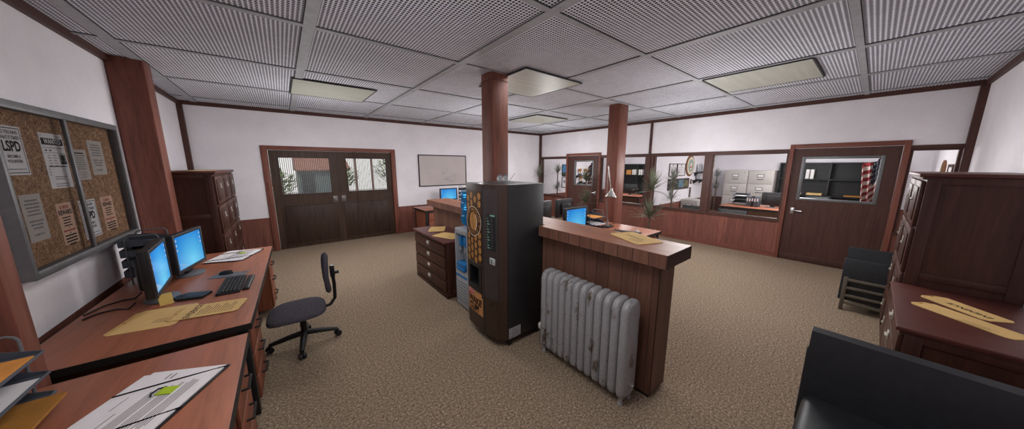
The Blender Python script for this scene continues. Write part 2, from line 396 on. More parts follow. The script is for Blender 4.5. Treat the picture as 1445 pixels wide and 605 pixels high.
def doors():
    # double street door
    b = MB(); b.box(7.71, 7.817, -.12, .03, 0, 2.2, 'red_wood', .006).box(5.197, 5.30, -.12, .03, 0, 2.2, 'red_wood', .006).box(5.30, 7.71, -.12, .03, 2.117, 2.2, 'red_wood_x', .006)
    trim(b)
    for n, x0, x1, s in ((1, 6.508, 7.705, 1), (2, 5.305, 6.502, -1)):
        b = MB(); y0, y1 = -.075, -.02; gx0, gx1 = x0 + .145, x1 - .155
        if s < 0: gx0, gx1 = x0 + .12, x1 - .18
        b.box(x0, gx0, y0, y1, .005, 2.112, 'door_dark').box(gx1, x1, y0, y1, .005, 2.112, 'door_dark')
        b.box(gx0, gx1, y0, y1, 1.96, 2.112, 'door_dark').box(gx0, gx1, y0, y1, .005, 1.19, 'door_dark')
        # glazing bead
        for a in (gx0 - .02, gx1): b.box(a, a + .02, y1, y1 + .012, 1.17, 1.98, 'door_dark_panel')
        for a in (1.17, 1.96): b.box(gx0, gx1, y1, y1 + .012, a, a + .02, 'door_dark_panel')
        # raised lower panel
        px0, px1 = x0 + .09, x1 - .13
        if s < 0: px0, px1 = x0 + .13, x1 - .09
        b.box(px0, px1, y1, y1 + .008, .09, .92, 'door_dark_panel', .006)
        for a in (px0 - .02, px1): b.box(a, a + .02, y1, y1 + .014, .07, .94, 'door_dark', .004)
        for a in (.07, .92): b.box(px0, px1, y1, y1 + .014, a, a + .02, 'door_dark', .004)
        d = struct('door_%d' % n, b)
        MB().box(gx0, gx1, -.055, -.049, 1.19, 1.96, 'reeded_glass').build('glass_pane', d)
        hx = 6.60 if s > 0 else 6.43
        MB().box(hx - .045, hx + .045, y1, y1 + .012, .95, 1.10, 'plate_grey', .004).box(hx - .02, hx + .02, y1 + .012, y1 + .03, .98, 1.07, 'plate_grey', .006).build('push_plate', d)
    # office doors in the glazed wall
    for n, y0, y1, g0, g1 in ((3, 1.33, 2.54, 1.60, 2.335), (4, 6.78, 7.995, 6.905, 7.84)):
        b = MB(); b.box(-.12, .03, y0 - .06, y0, 0, 2.18, 'red_wood', .005).box(-.12, .03, y1, y1 + .065, 0, 2.18, 'red_wood', .005).box(-.12, .03, y0, y1, 2.105, 2.18, 'red_wood_y', .005)
        trim(b)
        b = MB(); x0, x1 = -.06, -.012; z0, z1 = 1.165, 1.955
        b.box(x0, x1, y0 + .005, g0, .006, 2.10, 'door_brown').box(x0, x1, g1, y1 - .005, .006, 2.10, 'door_brown').box(x0, x1, g0, g1, z1, 2.10, 'door_brown').box(x0, x1, g0, g1, .006, z0, 'door_brown')
        b.box(x1, x1 + .005, y0 + .13, y0 + .136, .10, z0 - .06, 'door_brown_panel').box(x1, x1 + .005, y1 - .136, y1 - .13, .10, z0 - .06, 'door_brown_panel').box(x1, x1 + .012, y0 + .005, y1 - .005, .006, .12, 'door_brown_panel', .004)
        d = struct('door_%d' % n, b)
        f = MB()
        for a in (g0 - .005, g1 - .04): f.box(x0 - .01, x1 + .01, a, a + .045, z0, z1, 'window_grey', .004)
        for a in (z0, z1 - .04): f.box(x0 - .01, x1 + .01, g0 + .04, g1 - .04, a, a + .04, 'window_grey', .004)
        w = f.build('window_frame', d)
        MB().box(-.04, -.034, g0 + .04, g1 - .04, z0 + .04, z1 - .04, 'clear_glass').build('glass_pane', w)
        hy, s = (y0 + .10, 1) if n == 4 else (y1 - .10, -1)
        MB().box(x1, x1 + .012, hy - .03, hy + .03, .90, 1.01, 'chrome', .004).tube([(x1 + .01, hy, .965), (x1 + .05, hy, .965), (x1 + .055, hy + s * .02, .965), (x1 + .055, hy + s * .13, .958)], .009, 'chrome').build('lever_handle', d)
room(); doors()

# ------------------------------------------------------------------ ceiling lamps and added fill lights
LAMPW = 13
def ceiling_lamps():
    proto = None
    data = [((4.67, 4.59), 'bright square ceiling light above the tall wooden column by the vending machine', 1.5),
            ((6.78, 2.41), 'square ceiling light nearest the dark double doors, seen at a low angle', 1),
            ((2.42, 2.40), 'square ceiling light farthest from the camera, near the room corner', 1),
            ((2.52, 6.70), 'square ceiling light nearest the brown office door with the flag', 1),
            ((6.90, 6.60), 'square ceiling light above the letter trays, outside the top of the frame', .35)]
    for (x, y), lab, k in data:
        if proto is None:
            t = proto = thing('ceiling_light', lab, 'light', (x, y, H - .012), 0, 'square ceiling lights')
            b = MB()
            for a in (-.515, .500):
                b.box(a, a + .015, -.515, .515, -.013, 0, 'groove_dark'); b.box(-.5, .5, a, a + .015, -.013, 0, 'groove_dark')
            b.build('frame', t); MB().box(-.5, .5, -.5, .5, -.011, -.004, 'diffuser').build('diffuser', t)
        else: t = dup(proto, (x, y, H - .012), 0, lab)
        lamp(t, (0, 0, -.024), .98, LAMPW * k, 166 if (x, y) == (4.67, 4.59) else 150)
def lamp(parent, loc, size, power, spread=156, col=(1, .97, .96)):
    ld = bpy.data.lights.new('tube_light', 'AREA'); ld.shape = 'SQUARE'; ld.size = size; ld.energy = power; ld.spread = R(spread); ld.color = col
    o = bpy.data.objects.new('tube_light', ld); COL.objects.link(o); o.location = loc; o.parent = parent
ceiling_lamps()
def fill_point(loc, power, r=.30):  # soft point light added as fill; no fixture holds it
    ld = bpy.data.lights.new('fill_light', 'POINT'); ld.energy = power; ld.shadow_soft_size = r; ld.color = (1, .985, .985)
    o = bpy.data.objects.new('fill_light', ld); COL.objects.link(o); o.location = loc
for x, y, k in ((6.9, 2.2, 1), (7.0, 6.0, .24), (4.0, 2.6, 1), (3.0, 6.4, .85), (1.5, 1.9, 1), (1.3, 5.4, 1.1)): fill_point((x, y, 1.75), 43 * k)  # added to even out the light on walls and ceiling
fill_point((-2.2, 2.2, 1.8), 60); fill_point((-2.0, 6.6, 1.8), 88)  # same added fill inside the two offices

# ------------------------------------------------------------------ desks
def make_desk(name, label, loc, rz, Lg, Dp, group, peds=(1, 1), modesty=True, hz=.73, endm='desk_side'):
    """user side is -x; local origin at the middle of the user edge, on the floor"""
    t = thing(name, label, 'desk', loc, rz, group)
    h = Lg / 2
    MB().box(.004, Dp - .004, -h + .004, h - .004, hz - .04, hz, 'desk_top', .003).build('desktop', t)
    e = MB()
    e.box(0, .005, -h, h, hz - .045, hz - .001, 'black_edge').box(Dp - .005, Dp, -h, h, hz - .045, hz - .001, 'black_edge').box(.005, Dp - .005, -h, -h + .005, hz - .045, hz - .001, 'black_edge').box(.005, Dp - .005, h - .005, h, hz - .045, hz - .001, 'black_edge')
    e.build('edge_band', t)
    for x in (.03, Dp - .08):
        for y in (-h + .03, h - .08):
            MB().box(x, x + .05, y, y + .05, 0, hz - .045, 'black_metal', .006).build('leg', t)
    for s, on in ((-1, peds[0]), (1, peds[1])):
        if not on: continue
        y0, y1 = (h - .10 - .45, h - .10) if s > 0 else (-h + .10, -h + .10 + .45)
        p = MB().box(.04, Dp - .10, y0, y1, .06, hz - .05, 'desk_side', .004).build('pedestal', t)
        zz = [.08, .27, .46, .655]
        for k in range(3):
            d = MB().box(.022, .038, y0 + .006, y1 - .006, zz[k], zz[k + 1] - .012, 'desk_side', .003)
            ym = (y0 + y1) / 2; zm = zz[k] + .12
            d.tube([(.024, ym - .07, zm), (-.008, ym - .07, zm), (-.008, ym + .07, zm), (.024, ym + .07, zm)], .007, 'black_metal', 6)
            d.build('drawer', p)
    if modesty:
        MB().box(Dp - .09, Dp - .07, -h + .09, h - .09, .18, hz - .05, 'desk_dark').build('modesty_panel', t)
        MB().box(.085, Dp - .085, -h + .04, -h + .06, .06, hz - .05, endm).build('end_panel', t); MB().box(.085, Dp - .085, h - .06, h - .04, .06, hz - .05, endm).build('end_panel', t)
    return t
HZ = .73
D1 = make_desk('office_desk', 'long reddish desk under the cork board with two lit monitors', (7.758, 4.03, 0), R(-1.7), 2.40, 1.0, 'wood desks with black edges', endm='desk_dark')
D2 = make_desk('office_desk', 'nearest reddish desk at the bottom left carrying letter trays and a white document', (7.797, 6.56, 0), 0, 2.38, .98, 'wood desks with black edges')
D3 = make_desk('office_desk', 'desk against the white wall under the whiteboard behind the counter end', (3.75, 1.20, 0), R(-90), 2.38, .82, 'wood desks with black edges')
D4 = make_desk('office_desk', 'desk with a steel lamp behind the counter, nearest the glazed wall door', (3.68, 5.70, 0), R(-90), 1.96, .84, 'wood desks with black edges')
D5 = make_desk('office_desk', 'desk behind the counter with two monitors turned backs to the counter', (3.68, 4.0, 0), R(90), 1.96, .84, 'wood desks with black edges')

# ------------------------------------------------------------------ monitors, keyboards and other desk things
def make_monitor(label, loc, rz, w=.52, hgt=.34, lift=.08, lit=True):
    """faces -x; origin at the foot on the desk"""
    t = thing('computer_monitor', label, 'monitor', loc, rz)
    b = MB(); h = w / 2
    b.box(-.03, -.012, -h, -h + .028, lift, lift + hgt, 'dark_plastic', .004).box(-.03, -.012, h - .028, h, lift, lift + hgt, 'dark_plastic', .004)
    b.box(-.03, -.012, -h + .026, h - .026, lift, lift + .03, 'dark_plastic', .004).box(-.03, -.012, -h + .026, h - .026, lift + hgt - .028, lift + hgt, 'dark_plastic', .004)
    b.box(-.014, .03, -h + .002, h - .002, lift + .002, lift + hgt - .002, 'black_plastic', .008)
    b.box(.028, .07, -h + .09, h - .09, lift + .05, lift + hgt - .07, 'black_plastic', .015)
    for k in range(7): b.box(.068, .072, -h + .12 + k * .02, -h + .128 + k * .02, lift + .2, lift + hgt - .09, 'dark_plastic')
    b.build('housing', t)
    s = MB(); s.box(-.024, -.0215, -h + .028, h - .028, lift + .03, lift + hgt - .028, 'screen_lit' if lit else 'black_plastic')
    if lit:
        for k in range(3): s.box(-.0252, -.024, h - .058, h - .044, lift + hgt - .07 - k * .045, lift + hgt - .05 - k * .045, 'screen_icon')
        for k in range(3): s.box(-.0252, -.024, -h + .044, -h + .058, lift + hgt - .07 - k * .045, lift + hgt - .05 - k * .045, 'screen_icon')
        for k in range(14): s.tube([(-.0245, h - .06 - k * .011, lift + .036), (-.0245, h - .05 - k * .008, lift + .10 - k * .003)], .0006, 'screen_icon', 4)
    s.build('screen', t)
    st = MB(); st.lathe([(.13, 0), (.13, .008), (.11, .014), (.03, .02)], (0, 0, 0), 'grey_plastic', 26, Matrix.Diagonal((.75, 1, 1, 1)))
    st.box(.005, .04, -.035, .035, .012, lift + .16, 'black_plastic', .01).tube([(.02, -.05, .05), (.02, .05, .05)], .02, 'black_plastic', 10)
    st.build('stand', t)
    return t
mon = make_monitor
mon('lit blue monitor on the left desk turned toward the room, larger in view', (8.335, 3.64, HZ), R(-12), .51, .37, .07)
mon('lit blue monitor on the left desk seen nearly edge-on beside its twin', (8.39, 4.28, HZ), R(3.6), .55, .37, .085)
mon('lit blue monitor behind the wooden counter in front of the letter trays', (4.15, 5.06, HZ), R(-90), .50, .335, .125)
mon('lit blue monitor standing under the whiteboard above the counter end', (3.98, .50, HZ), R(-90), .51, .33, .125)
mon('dark monitor seen from the back behind the counter, farther left', (4.05, 4.25, HZ), R(90), .43, .335, .125)
mon('dark monitor seen from the back behind the counter, beside the lit screen', (3.48, 4.25, HZ), R(90), .43, .335, .125)

def keyboard(label, p0, rz, w=.45, d=.155):
    """long side along local y"""
    t = thing('keyboard', label, 'keyboard', p0, rz)
    MB().prism([(-d / 2, -w / 2), (d / 2, -w / 2), (d / 2, w / 2), (-d / 2, w / 2)], 0, .014, 'black_plastic').box(d / 2 - .03, d / 2, -w / 2, w / 2, .013, .02, 'black_plastic', .003).build('case', t)
    k = MB()
    for i in range(5):
        for j in range(15):
            x = -d / 2 + .012 + i * .0235; y = -w / 2 + .012 + j * .0285
            k.box(x, x + .019, y, y + .023, .014, .022 + i * .001, 'key_plastic', .003, 1)
    k.build('keys', t); return t
keyboard('black keyboard on the left desk beside the mouse mat', (7.975, 4.285, HZ), R(-2), .46, .15)
keyboard('black keyboard lying on the desk behind the counter near the envelope', (3.26, 5.35, HZ), R(16), .34, .13)
t = thing('wrist_rest', 'narrow black wrist rest along the keyboard on the left desk', 'wrist rest', (7.865, 4.30, HZ), R(-3))
MB().box(-.024, .024, -.19, .19, 0, .022, 'black_plastic', .02, 4).build('pad', t); MB().box(-.026, .026, -.185, .185, 0, .006, 'key_plastic', .003).build('base', t)
t = thing('mouse_mat', 'grey mouse mat on the left desk', 'mouse mat', (8.03, 3.92, HZ), R(-22))
MB().box(-.135, .135, -.08, .08, 0, .004, 'grey_plastic', .002).build('mat', t)
MB().box(-.12, -.07, -.065, -.05, .004, .0045, 'key_plastic').build('printed_mark', t)
def mouse(label, loc, rz, m='black_plastic'):
    t = thing('computer_mouse', label, 'mouse', loc, rz)
    bm = bmesh.new(); bmesh.ops.create_uvsphere(bm, u_segments=18, v_segments=10, radius=1)
    for v in bm.verts:
        v.co.z = max(v.co.z, -.15); v.co = Vector((v.co.x * .058, v.co.y * (.03 + .006 * v.co.x), (v.co.z + .15) * .03))
    MB().addbm(bm, m).build('shell', t)
    MB().box(-.05, -.002, -.001, .001, .018, .0335, 'key_plastic').lathe([(.006, -.003), (.006, .003)], (0, 0, 0), 'grey_plastic', 10, T((-.028, 0, .028), 0, R(90))).build('scroll_wheel', t)
mouse('black computer mouse on the grey mouse mat', (8.06, 3.87, HZ + .004), R(-20))
mouse('pale computer mouse beside the keyboard behind the counter', (3.09, 5.48, HZ), R(60), 'file_grey')

t = thing('desk_phone', 'flat black handheld phone lying on the left desk by the envelopes', 'phone', (8.205, 4.41, HZ), R(-22))
MB().prism([(-.10, -.06), (.055, -.07), (.10, -.03), (.10, .03), (.055, .065), (-.10, .05)], 0, .022, 'black_plastic').build('body', t)
MB().box(-.075, .02, -.042, .035, .022, .0235, 'tray_dark').build('screen', t); MB().box(.045, .08, -.03, .03, .022, .025, 'key_plastic', .002).build('keypad', t)
t = tag(MB(T((8.335, 4.45, HZ), R(20), 0, 0)).quad(lambda x, y: (x, .02 - y * .32, y), -.036, .036, .001, .085, 'sticky_yellow', 1, 4).box(-.02, .02, -.0005, .02, .0, .002, 'sticky_yellow').text('~', .05, lambda x, y: (x, .0035 - .32 * (y + .02), y + .05), 'ink_brown').build('sticky_note', loc=(8.335, 4.45, HZ)), 'small yellow sticky note standing against the edge-on monitor', 'note')

# cables behind the edge-on monitor
def cable(label, pts): return tag(MB().tube(pts, .0055, 'black_plastic', 7).build('monitor_cable', loc=pts[0]), label, 'cable')
z = HZ + .0056
cable('thin black cable running from the edge-on monitor to the wall, upper one', [(8.51, 4.21, z + .05), (8.56, 4.16, z), (8.63, 4.16, z), (8.70, 4.22, z), (8.745, 4.36, z)])
cable('thin black cable running from the edge-on monitor to the wall, lower one', [(8.49, 4.42, z + .04), (8.53, 4.41, z), (8.60, 4.36, z), (8.68, 4.38, z), (8.72, 4.46, z)])

# letter trays
def make_tray(label, loc, rz, W=.34, Dp=.29, gap=.10, tiers=3):
    """open side -x"""
    t = thing('letter_tray', label, 'letter tray', loc, rz, 'three-tier metal letter trays')
    for k in range(tiers):
        z = .055 + k * gap; b = MB()
        b.box(0, Dp, -W / 2, W / 2, z, z + .003, 'tray_metal')
        b.prism([(0, z), (Dp, z), (Dp, z + .065), (Dp * .6, z + .062), (0, z + .012)], -W / 2 - .003, -W / 2, 'tray_metal', Matrix(((1, 0, 0, 0), (0, 0, 1, 0), (0, 1, 0, 0), (0, 0, 0, 1))))
        b.prism([(0, z), (Dp, z), (Dp, z + .065), (Dp * .6, z + .062), (0, z + .012)], W / 2, W / 2 + .003, 'tray_metal', Matrix(((1, 0, 0, 0), (0, 0, 1, 0), (0, 1, 0, 0), (0, 0, 0, 1))))
        b.box(Dp - .003, Dp, -W / 2, W / 2, z, z + .065, 'tray_dark'); b.box(-.006, 0, -W / 2 - .003, W / 2 + .003, z, z + .012, 'tray_metal', .002)
        b.build('tray', t)
    for s in (-1, 1):
        y = s * (W / 2 + .009); zt = .055 + tiers * gap - .03
        MB().tube([(.05, y, 0), (.05, y, zt), (.053, y, zt + .012), (.06, y, zt + .022), (.075, y, zt + .03), (Dp - .065, y, zt + .03), (Dp - .05, y, zt + .022), (Dp - .043, y, zt + .012), (Dp - .04, y, zt), (Dp - .04, y, 0)], .006, 'grey_plastic', 8).build('wire_frame', t)
    return t
def sheet(name, label, cat, loc, rz, w, d, m, th=.003, group=None):
    t = MB(T(loc, rz)).box(-d / 2, d / 2, -w / 2, w / 2, 0, th, m).build(name, loc=loc); return tag(t, label, cat, group)
def tray_stack(where, loc, rz, conts, **kw):
    make_tray('three-tier blue-grey letter tray ' + where, loc, rz, **kw)
    g = kw.get('gap', .10)
    for k, nm, lab, cat, m, sh in conts:
        c = Vector(loc) + Euler((0, 0, rz)).to_matrix() @ Vector((.13 + sh, 0,   .0582 + k * g))
        sheet(nm, lab, cat, tuple(c), rz, .24, .26 if sh >= 0 else .30, m, .012 if 'folder' in nm else .006)
tray_stack('at the lower left corner on the nearest desk', (8.43, 5.76, HZ), 0,
    [(2, 'file_folder', 'orange folder in the top letter tray at the lower left', 'folder', 'folder_orange', 0), (1, 'paper_stack', 'white papers in the middle letter tray at the lower left', 'papers', 'paper', 0), (0, 'file_folder', 'brown folder in the bottom letter tray at the lower left', 'folder', 'folder_brown', -.03)])
tray_stack('behind the two monitors on the left desk', (8.455, 3.47, HZ), R(3), [(2, 'file_folder', 'dark brown folder in the tray behind the two monitors', 'folder', 'folder_brown', 0)], tiers=4, gap=.095)
tray_stack('behind the lit monitor past the counter', (3.70, 5.17, HZ), R(-90), [(2, 'file_folder', 'orange folder in the tray behind the counter monitor', 'folder', 'folder_orange', 0), (1, 'paper_stack', 'white papers in the tray behind the counter monitor', 'papers', 'paper', -.02)])
tray_stack('under the whiteboard beside the far monitor', (3.50, .80, HZ), R(-90), [(2, 'file_folder', 'tan folder in the tray under the whiteboard', 'folder', 'manila', 0)], tiers=4, gap=.11)
# ring the white papers on the near tray with a clip
t = tag(MB(T((8.46, 5.83, HZ + .1665))).tube([(0, -.03, 0), (.03, -.03, 0), (.036, -.022, 0), (.03, -.014, 0), (.004, -.014, 0), (-.002, -.02, 0), (.004, -.025, 0), (.024, -.025, 0)], .0018, 'black_metal', 6).build('paper_clip', loc=(8.46, 5.83, HZ + .1665)), 'black paper clip on the white papers in the middle tray', 'clip')

# clipped document folders on the two left desks
def document(label, loc, rz, lime=True):
    """page top is +y local"""
    t = thing('document_folder', label, 'document', loc, rz, 'strapped document folders')
    MB().box(-.18, .165, -.24, .235, 0, .006, 'black_plastic', .002).build('cover', t)
    p = MB().box(-.168, .152, -.235, .225, .006, .012, 'paper').box(-.19, .13, -.255, .205, .012, .0135, 'paper')
    f = lambda x, y: (x, y, .0139)
    for k in range(2): p.quad(f, -.07 + k * .022, -.062 + k * .022, .155, .195, 'ink_grey')
    for k in range(17):
        if k in (5, 11): continue
        p.quad(f, -.05 + k * .0095, -.0455 + k * .0095, -.17 + .012 * ((k * 5) % 3), .07 + .02 * ((k * 7) % 4) / 3 + .003 * k, 'ink_grey')
    p.quad(f, -.12, -.116, -.03, .05, 'ink_grey').quad(f, -.08, -.075, -.15, -.05, 'ink_grey')
    p.build('pages', t)
    s = MB()
    s.tube([(-.19, .06, .0155), (0, .14, .016), (.168, .215, .011)], .0035, 'black_fabric', 6).tube([(-.19, -.22, .0155), (0, -.15, .016), (.168, -.06, .011)], .0035, 'black_fabric', 6)
    s.build('elastic_strap', t)
    if lime:
        MB().box(-.01, .05, .035, .085, .0136, .019, 'lime').build('sticky_tab', t)
        MB().tube([(-.02, .03, .016), (-.035, .05, .016), (-.03, .08, .016), (-.005, .09, .016)], .004, 'black_plastic', 6).build('binder_clip', t)
    return t
document('white strapped document with a lime tab on the nearest desk', (8.10, 5.86, HZ), R(180 - 27))
document('white strapped document at the far end of the left desk', (8.04, 3.13, HZ), R(180 - 21))

# evidence envelopes
def envelope(label, loc, rz, w=.36, h=.25, txt='along', m='manila', flap=True, lines=True, name='evidence_envelope'):
    t = thing(name, label, 'envelope', loc, rz, 'manila evidence envelopes')
    b = MB(); c = .02
    poly = [(-w / 2, -h / 2), (w / 2 - c, -h / 2), (w / 2, -h / 2 + c), (w / 2, h / 2 - c), (w / 2 - c, h / 2), (-w / 2, h / 2)]
    b.prism(poly, 0, .004, m)
    f = lambda x, y: (x, y, .0043)
    if txt == 'along': b.text('EVIDENCE', .046, lambda x, y: f(.03 - x, -y - .01), 'ink', .03, 1.1)
    elif txt == 'across': b.text('EVIDENCE', .05, lambda x, y: f(-.10 - y, x), 'ink', .02, .95)
    elif txt == 'faint': b.text('EVIDENCE', .045, lambda x, y: f(x - .02, y), 'ink_brown', .01, 1.0)
    if lines:
        if txt == 'across':
            for k in range(12): b.quad(f, -.06 + k * .017, -.055 + k * .017, -.09, .02 + .06 * ((k * 5) % 3) / 2, 'ink_brown')
        else:
            for k in range(5): b.quad(f, .0, .14 - .02 * (k % 2), -.03 - k * .015, -.026 - k * .015, 'ink_brown')
    b.build('pouch', t)
    if flap: MB().prism([(-w / 2, -h / 2), (-w / 2, h / 2), (-w / 2 - .03, h / 2 - .03), (-w / 2 - .03, -h / 2 + .03)], .0005, .003, 'manila_edge').lathe([(.007, 0), (.007, .002), (.003, .003)], (-w / 2 - .012, 0, .003), 'folder_brown', 12).build('flap', t)
    return t
envelope('manila envelope under another on the left desk, nearest the edge-on monitor', (8.315, 4.735, HZ), R(168), .30, .36, None, lines=True)
envelope('manila evidence envelope on the left desk, its black stamp sideways, overlapping another', (8.04, 4.795, HZ + .0045), R(168), .36, .235, 'across')
envelope('manila evidence envelope on the low cabinet at the right, upside-down black stamp', (3.84, 8.295, .80), R(40), .36, .16, 'along', lines=False)
envelope('manila envelope on the low cabinet at the right, nearest the black armchair', (4.10, 8.28, .80), R(48), .44, .15, None)
envelope('yellow evidence envelope lying on the wooden counter top', (5.26, 6.60, 1.2), R(66), .36, .25, 'faint')
envelope('yellow envelope on the low four-drawer cabinet, farther one', (5.68, 3.55, .80), R(60), .34, .24, None)
envelope('yellow envelope on the low four-drawer cabinet, nearer the water cooler', (5.73, 4.06, .80), R(112), .38, .27, None)
envelope('manila envelope lying on top of the tall cabinet by the double doors', (8.46, 1.85, 1.725), R(80), .5, .26, None)
envelope('tan envelope half over another on the tall cabinet by the doors', (8.45, 2.05, 1.7295), R(60), .4, .26, None)

# ------------------------------------------------------------------ drawer cabinets
def make_cabinet(name, label, loc, rz, W, D, Ht, cols, rows, group, pull='cup', back_panels=2):
    """front faces -x, width along y from 0 to W, back at x=D"""
    t = thing(name, label, 'cabinet', loc, rz, group)
    b = MB(); b.box(.03, D, .02, W - .02, .06, Ht - .03, 'mahogany'); 
    # framed side panels
    for y, s in ((.02, -1), (W - .02, 1)):
        for a, c in ((.03, .10), (D - .07, D)): b.box(a, c, y - (.014 if s < 0 else 0), y + (.014 if s > 0 else 0), .06, Ht - .03, 'mahogany', .003)
        nb = back_panels
        for k in range(nb + 1):
            z = .06 + (Ht - .15) * k / nb; b.box(.10, D - .07, y - (.014 if s < 0 else 0), y + (.014 if s > 0 else 0), z, z + .06, 'mahogany', .003)
    b.build('carcass', t)
    MB().box(.015, D, .005, W - .005, 0, .06, 'mahogany_panel', .004).build('plinth', t)
    MB().box(-.012, D, -.012, W + .012, Ht - .03, Ht, 'mahogany_top', .008).box(.006, D, .004, W - .004, Ht - .05, Ht - .03, 'mahogany', .006).build('top', t)
    cw = (W - .04) / cols; rh = (Ht - .13) / rows
    for i in range(cols):
        for j in range(rows):
            y0, y1 = .02 + i * cw + .012, .02 + (i + 1) * cw - .012; z0, z1 = .075 + j * rh + .01, .075 + (j + 1) * rh - .01
            d = MB().box(.006, .032, y0, y1, z0, z1, 'mahogany', .006)
            if rh > .25: d.box(-.002, .008, y0 + .06, y1 - .06, z0 + .05, z1 - .05, 'mahogany_panel', .008)
            dr = d.build('drawer', t)
            ym, zm = (y0 + y1) / 2, (z0 + z1) / 2 + .03
            if rh > .25: MB().box(-.007, -.001, ym - .020, ym + .020, zm - .02, zm + .055, 'pull_nickel', .003).box(-.016, -.006, ym - .016, ym + .016, zm - .012, zm + .004, 'pull_nickel', .004).build('pull', dr)
            else: MB().box(-.002, .007, ym - .042, ym + .042, zm - .036, zm + .022, 'pull_nickel', .003).box(-.014, -.001, ym - .038, ym + .038, zm - .014, zm + .000, 'pull_nickel', .004).build('pull', dr)
    return t
make_cabinet('file_cabinet', 'tall dark mahogany cabinet of many drawers left of the double doors', (8.21, .54, 0), 0, 1.88, .60, 1.725, 3, 4, 'dark drawer cabinets', back_panels=3)
make_cabinet('file_cabinet', 'tall dark mahogany cabinet at the right, behind the low one with envelopes', (3.42, 8.015, 0), R(90), 1.24, .55, 1.735, 2, 4, 'dark drawer cabinets', back_panels=2)
make_cabinet('file_cabinet', 'low dark mahogany cabinet at the right with envelopes on top', (4.56, 7.995, 0), R(90), 1.12, .565, .80, 1, 4, 'dark drawer cabinets', back_panels=1)
make_cabinet('file_cabinet', 'low four-drawer mahogany cabinet standing beside the water cooler', (5.95, 4.38, 0), R(180), 1.14, .48, .80, 1, 4, 'dark drawer cabinets', back_panels=1)

# ------------------------------------------------------------------ counter
t = thing('reception_counter', 'long wooden reception counter of vertical planks with a thick top', 'counter', (5.33, 4.9, 0))
b = MB()
b.box(5.22, 5.46, 4.76, 6.90, .03, 1.10, 'counter_panel').box(5.22, 5.46, 2.92, 4.49, .03, 1.10, 'counter_panel')
b.build('plank_panel', t, True)
MB().box(5.225, 5.455, 6.90, 6.906, .03, 1.10, 'counter_end').build('end_panel', t, True)
MB().box(5.23, 5.45, 2.94, 4.48, 0, .03, 'black_edge').box(5.23, 5.45, 4.77, 6.89, 0, .03, 'black_edge').build('plinth', t, True)
MB().box(5.14, 5.55, 5.735, 6.98, 1.10, 1.198, 'slab_edge').box(5.141, 5.549, 5.735, 6.979, 1.197, 1.20, 'counter_top').box(5.14, 5.455, 4.75, 5.735, 1.10, 1.198, 'slab_edge').box(5.141, 5.455, 4.75, 5.735, 1.197, 1.20, 'counter_top').box(5.14, 5.55, 2.86, 4.495, 1.10, 1.198, 'slab_edge').box(5.141, 5.549, 2.861, 4.495, 1.197, 1.20, 'counter_top').box(5.424, 5.455, 4.495, 4.75, 1.10, 1.2, 'counter_top').build('counter_top', t, True)

# ------------------------------------------------------------------ radiator
def radiator():
    t = thing('radiator', 'old chipped cast-iron radiator in front of the plank counter', 'radiator', (5.62, 6.38, 0))
    n = 12; y0, y1 = 5.94, 6.83; w = (y1 - y0) / n
    xc, z0, z1, rx = 5.63, .06, .84, .095
    for k in range(n):
        yc = y0 + (k + .5) * w
        last = k == n - 1
        # rounded loop section: rounded-rectangle outline swept by a soft oval width
        out = []
        def arc(cx, cz, r, a0, a1, m=6):
            for i in range(m + 1):
                a = R(a0 + (a1 - a0) * i / m); out.append((cx + r * math.cos(a), cz + r * math.sin(a)))
        r = .075
        arc(xc + rx - r, z1 - r, r, 0, 90); arc(xc - rx + r, z1 - r, r, 90, 180); arc(xc - rx + .05, z0 + .05, .05, 180, 270, 4); arc(xc + rx - .05, z0 + .05, .05, 270, 360, 4)
        cen = Vector((xc, (z0 + z1) / 2)); hw = w / 2 - .002
        prof = [(-1.0, .030), (-.86, .013), (-.5, .002), (0, 0), (.5, .002), (.86, .013), (1.0, .030)]
        V = []; F = []; m = len(out)
        for s, ins in prof:
            for (x, z) in out:
                dx, dz = x - xc, z - cen.y
                kx = (abs(dx) - ins) / abs(dx) if abs(dx) > ins else 0; kz = (abs(dz) - ins) / abs(dz) if abs(dz) > .1 else 1
                V.append((xc + dx * kx, yc + s * hw, cen.y + dz * kz))
        for i in range(len(prof) - 1):
            for j in range(m): F.append((i * m + j, i * m + (j + 1) % m, (i + 1) * m + (j + 1) % m, (i + 1) * m + j))
        F.append(list(range(m))[::-1]); F.append([(len(prof) - 1) * m + j for j in range(m)])
        s_ = MB().add(V, F, 'radiator_paint')
        if k in (0, n - 1):
            for dx in (-.055, .055): s_.lathe([(.018, 0), (.022, .008), (.014, .03), (.02, .075)], (xc + dx, yc, 0), 'radiator_paint', 12)
        s_.build('section', t, True, 40)
    MB().lathe([(.022, 0), (.022, .015), (.012, .02), (.012, .03)], (0, 0, 0), 'chrome', 14, T((xc, y1 - .002, .17), 0, R(-90))).build('plug', t, True)
    v = MB().tube([(xc, y0 - .002, .17), (xc, y0 - .09, .17)], .014, 'chrome', 10).tube([(xc, y0 - .07, 0), (xc, y0 - .07, .17)], .012, 'chrome', 10).lathe([(.022, 0), (.028, .01), (.028, .045), (.02, .055)], (xc, y0 - .07, .18), 'label_white', 14)
    v.build('valve', t, True)
    MB().tube([(xc, y0 + .01, .17), (xc, y1 - .01, .17)], .022, 'radiator_paint', 10).tube([(xc, y0 + .01, .76), (xc, y1 - .01, .76)], .022, 'radiator_paint', 10).build('joint_pipe', t, True)
radiator()

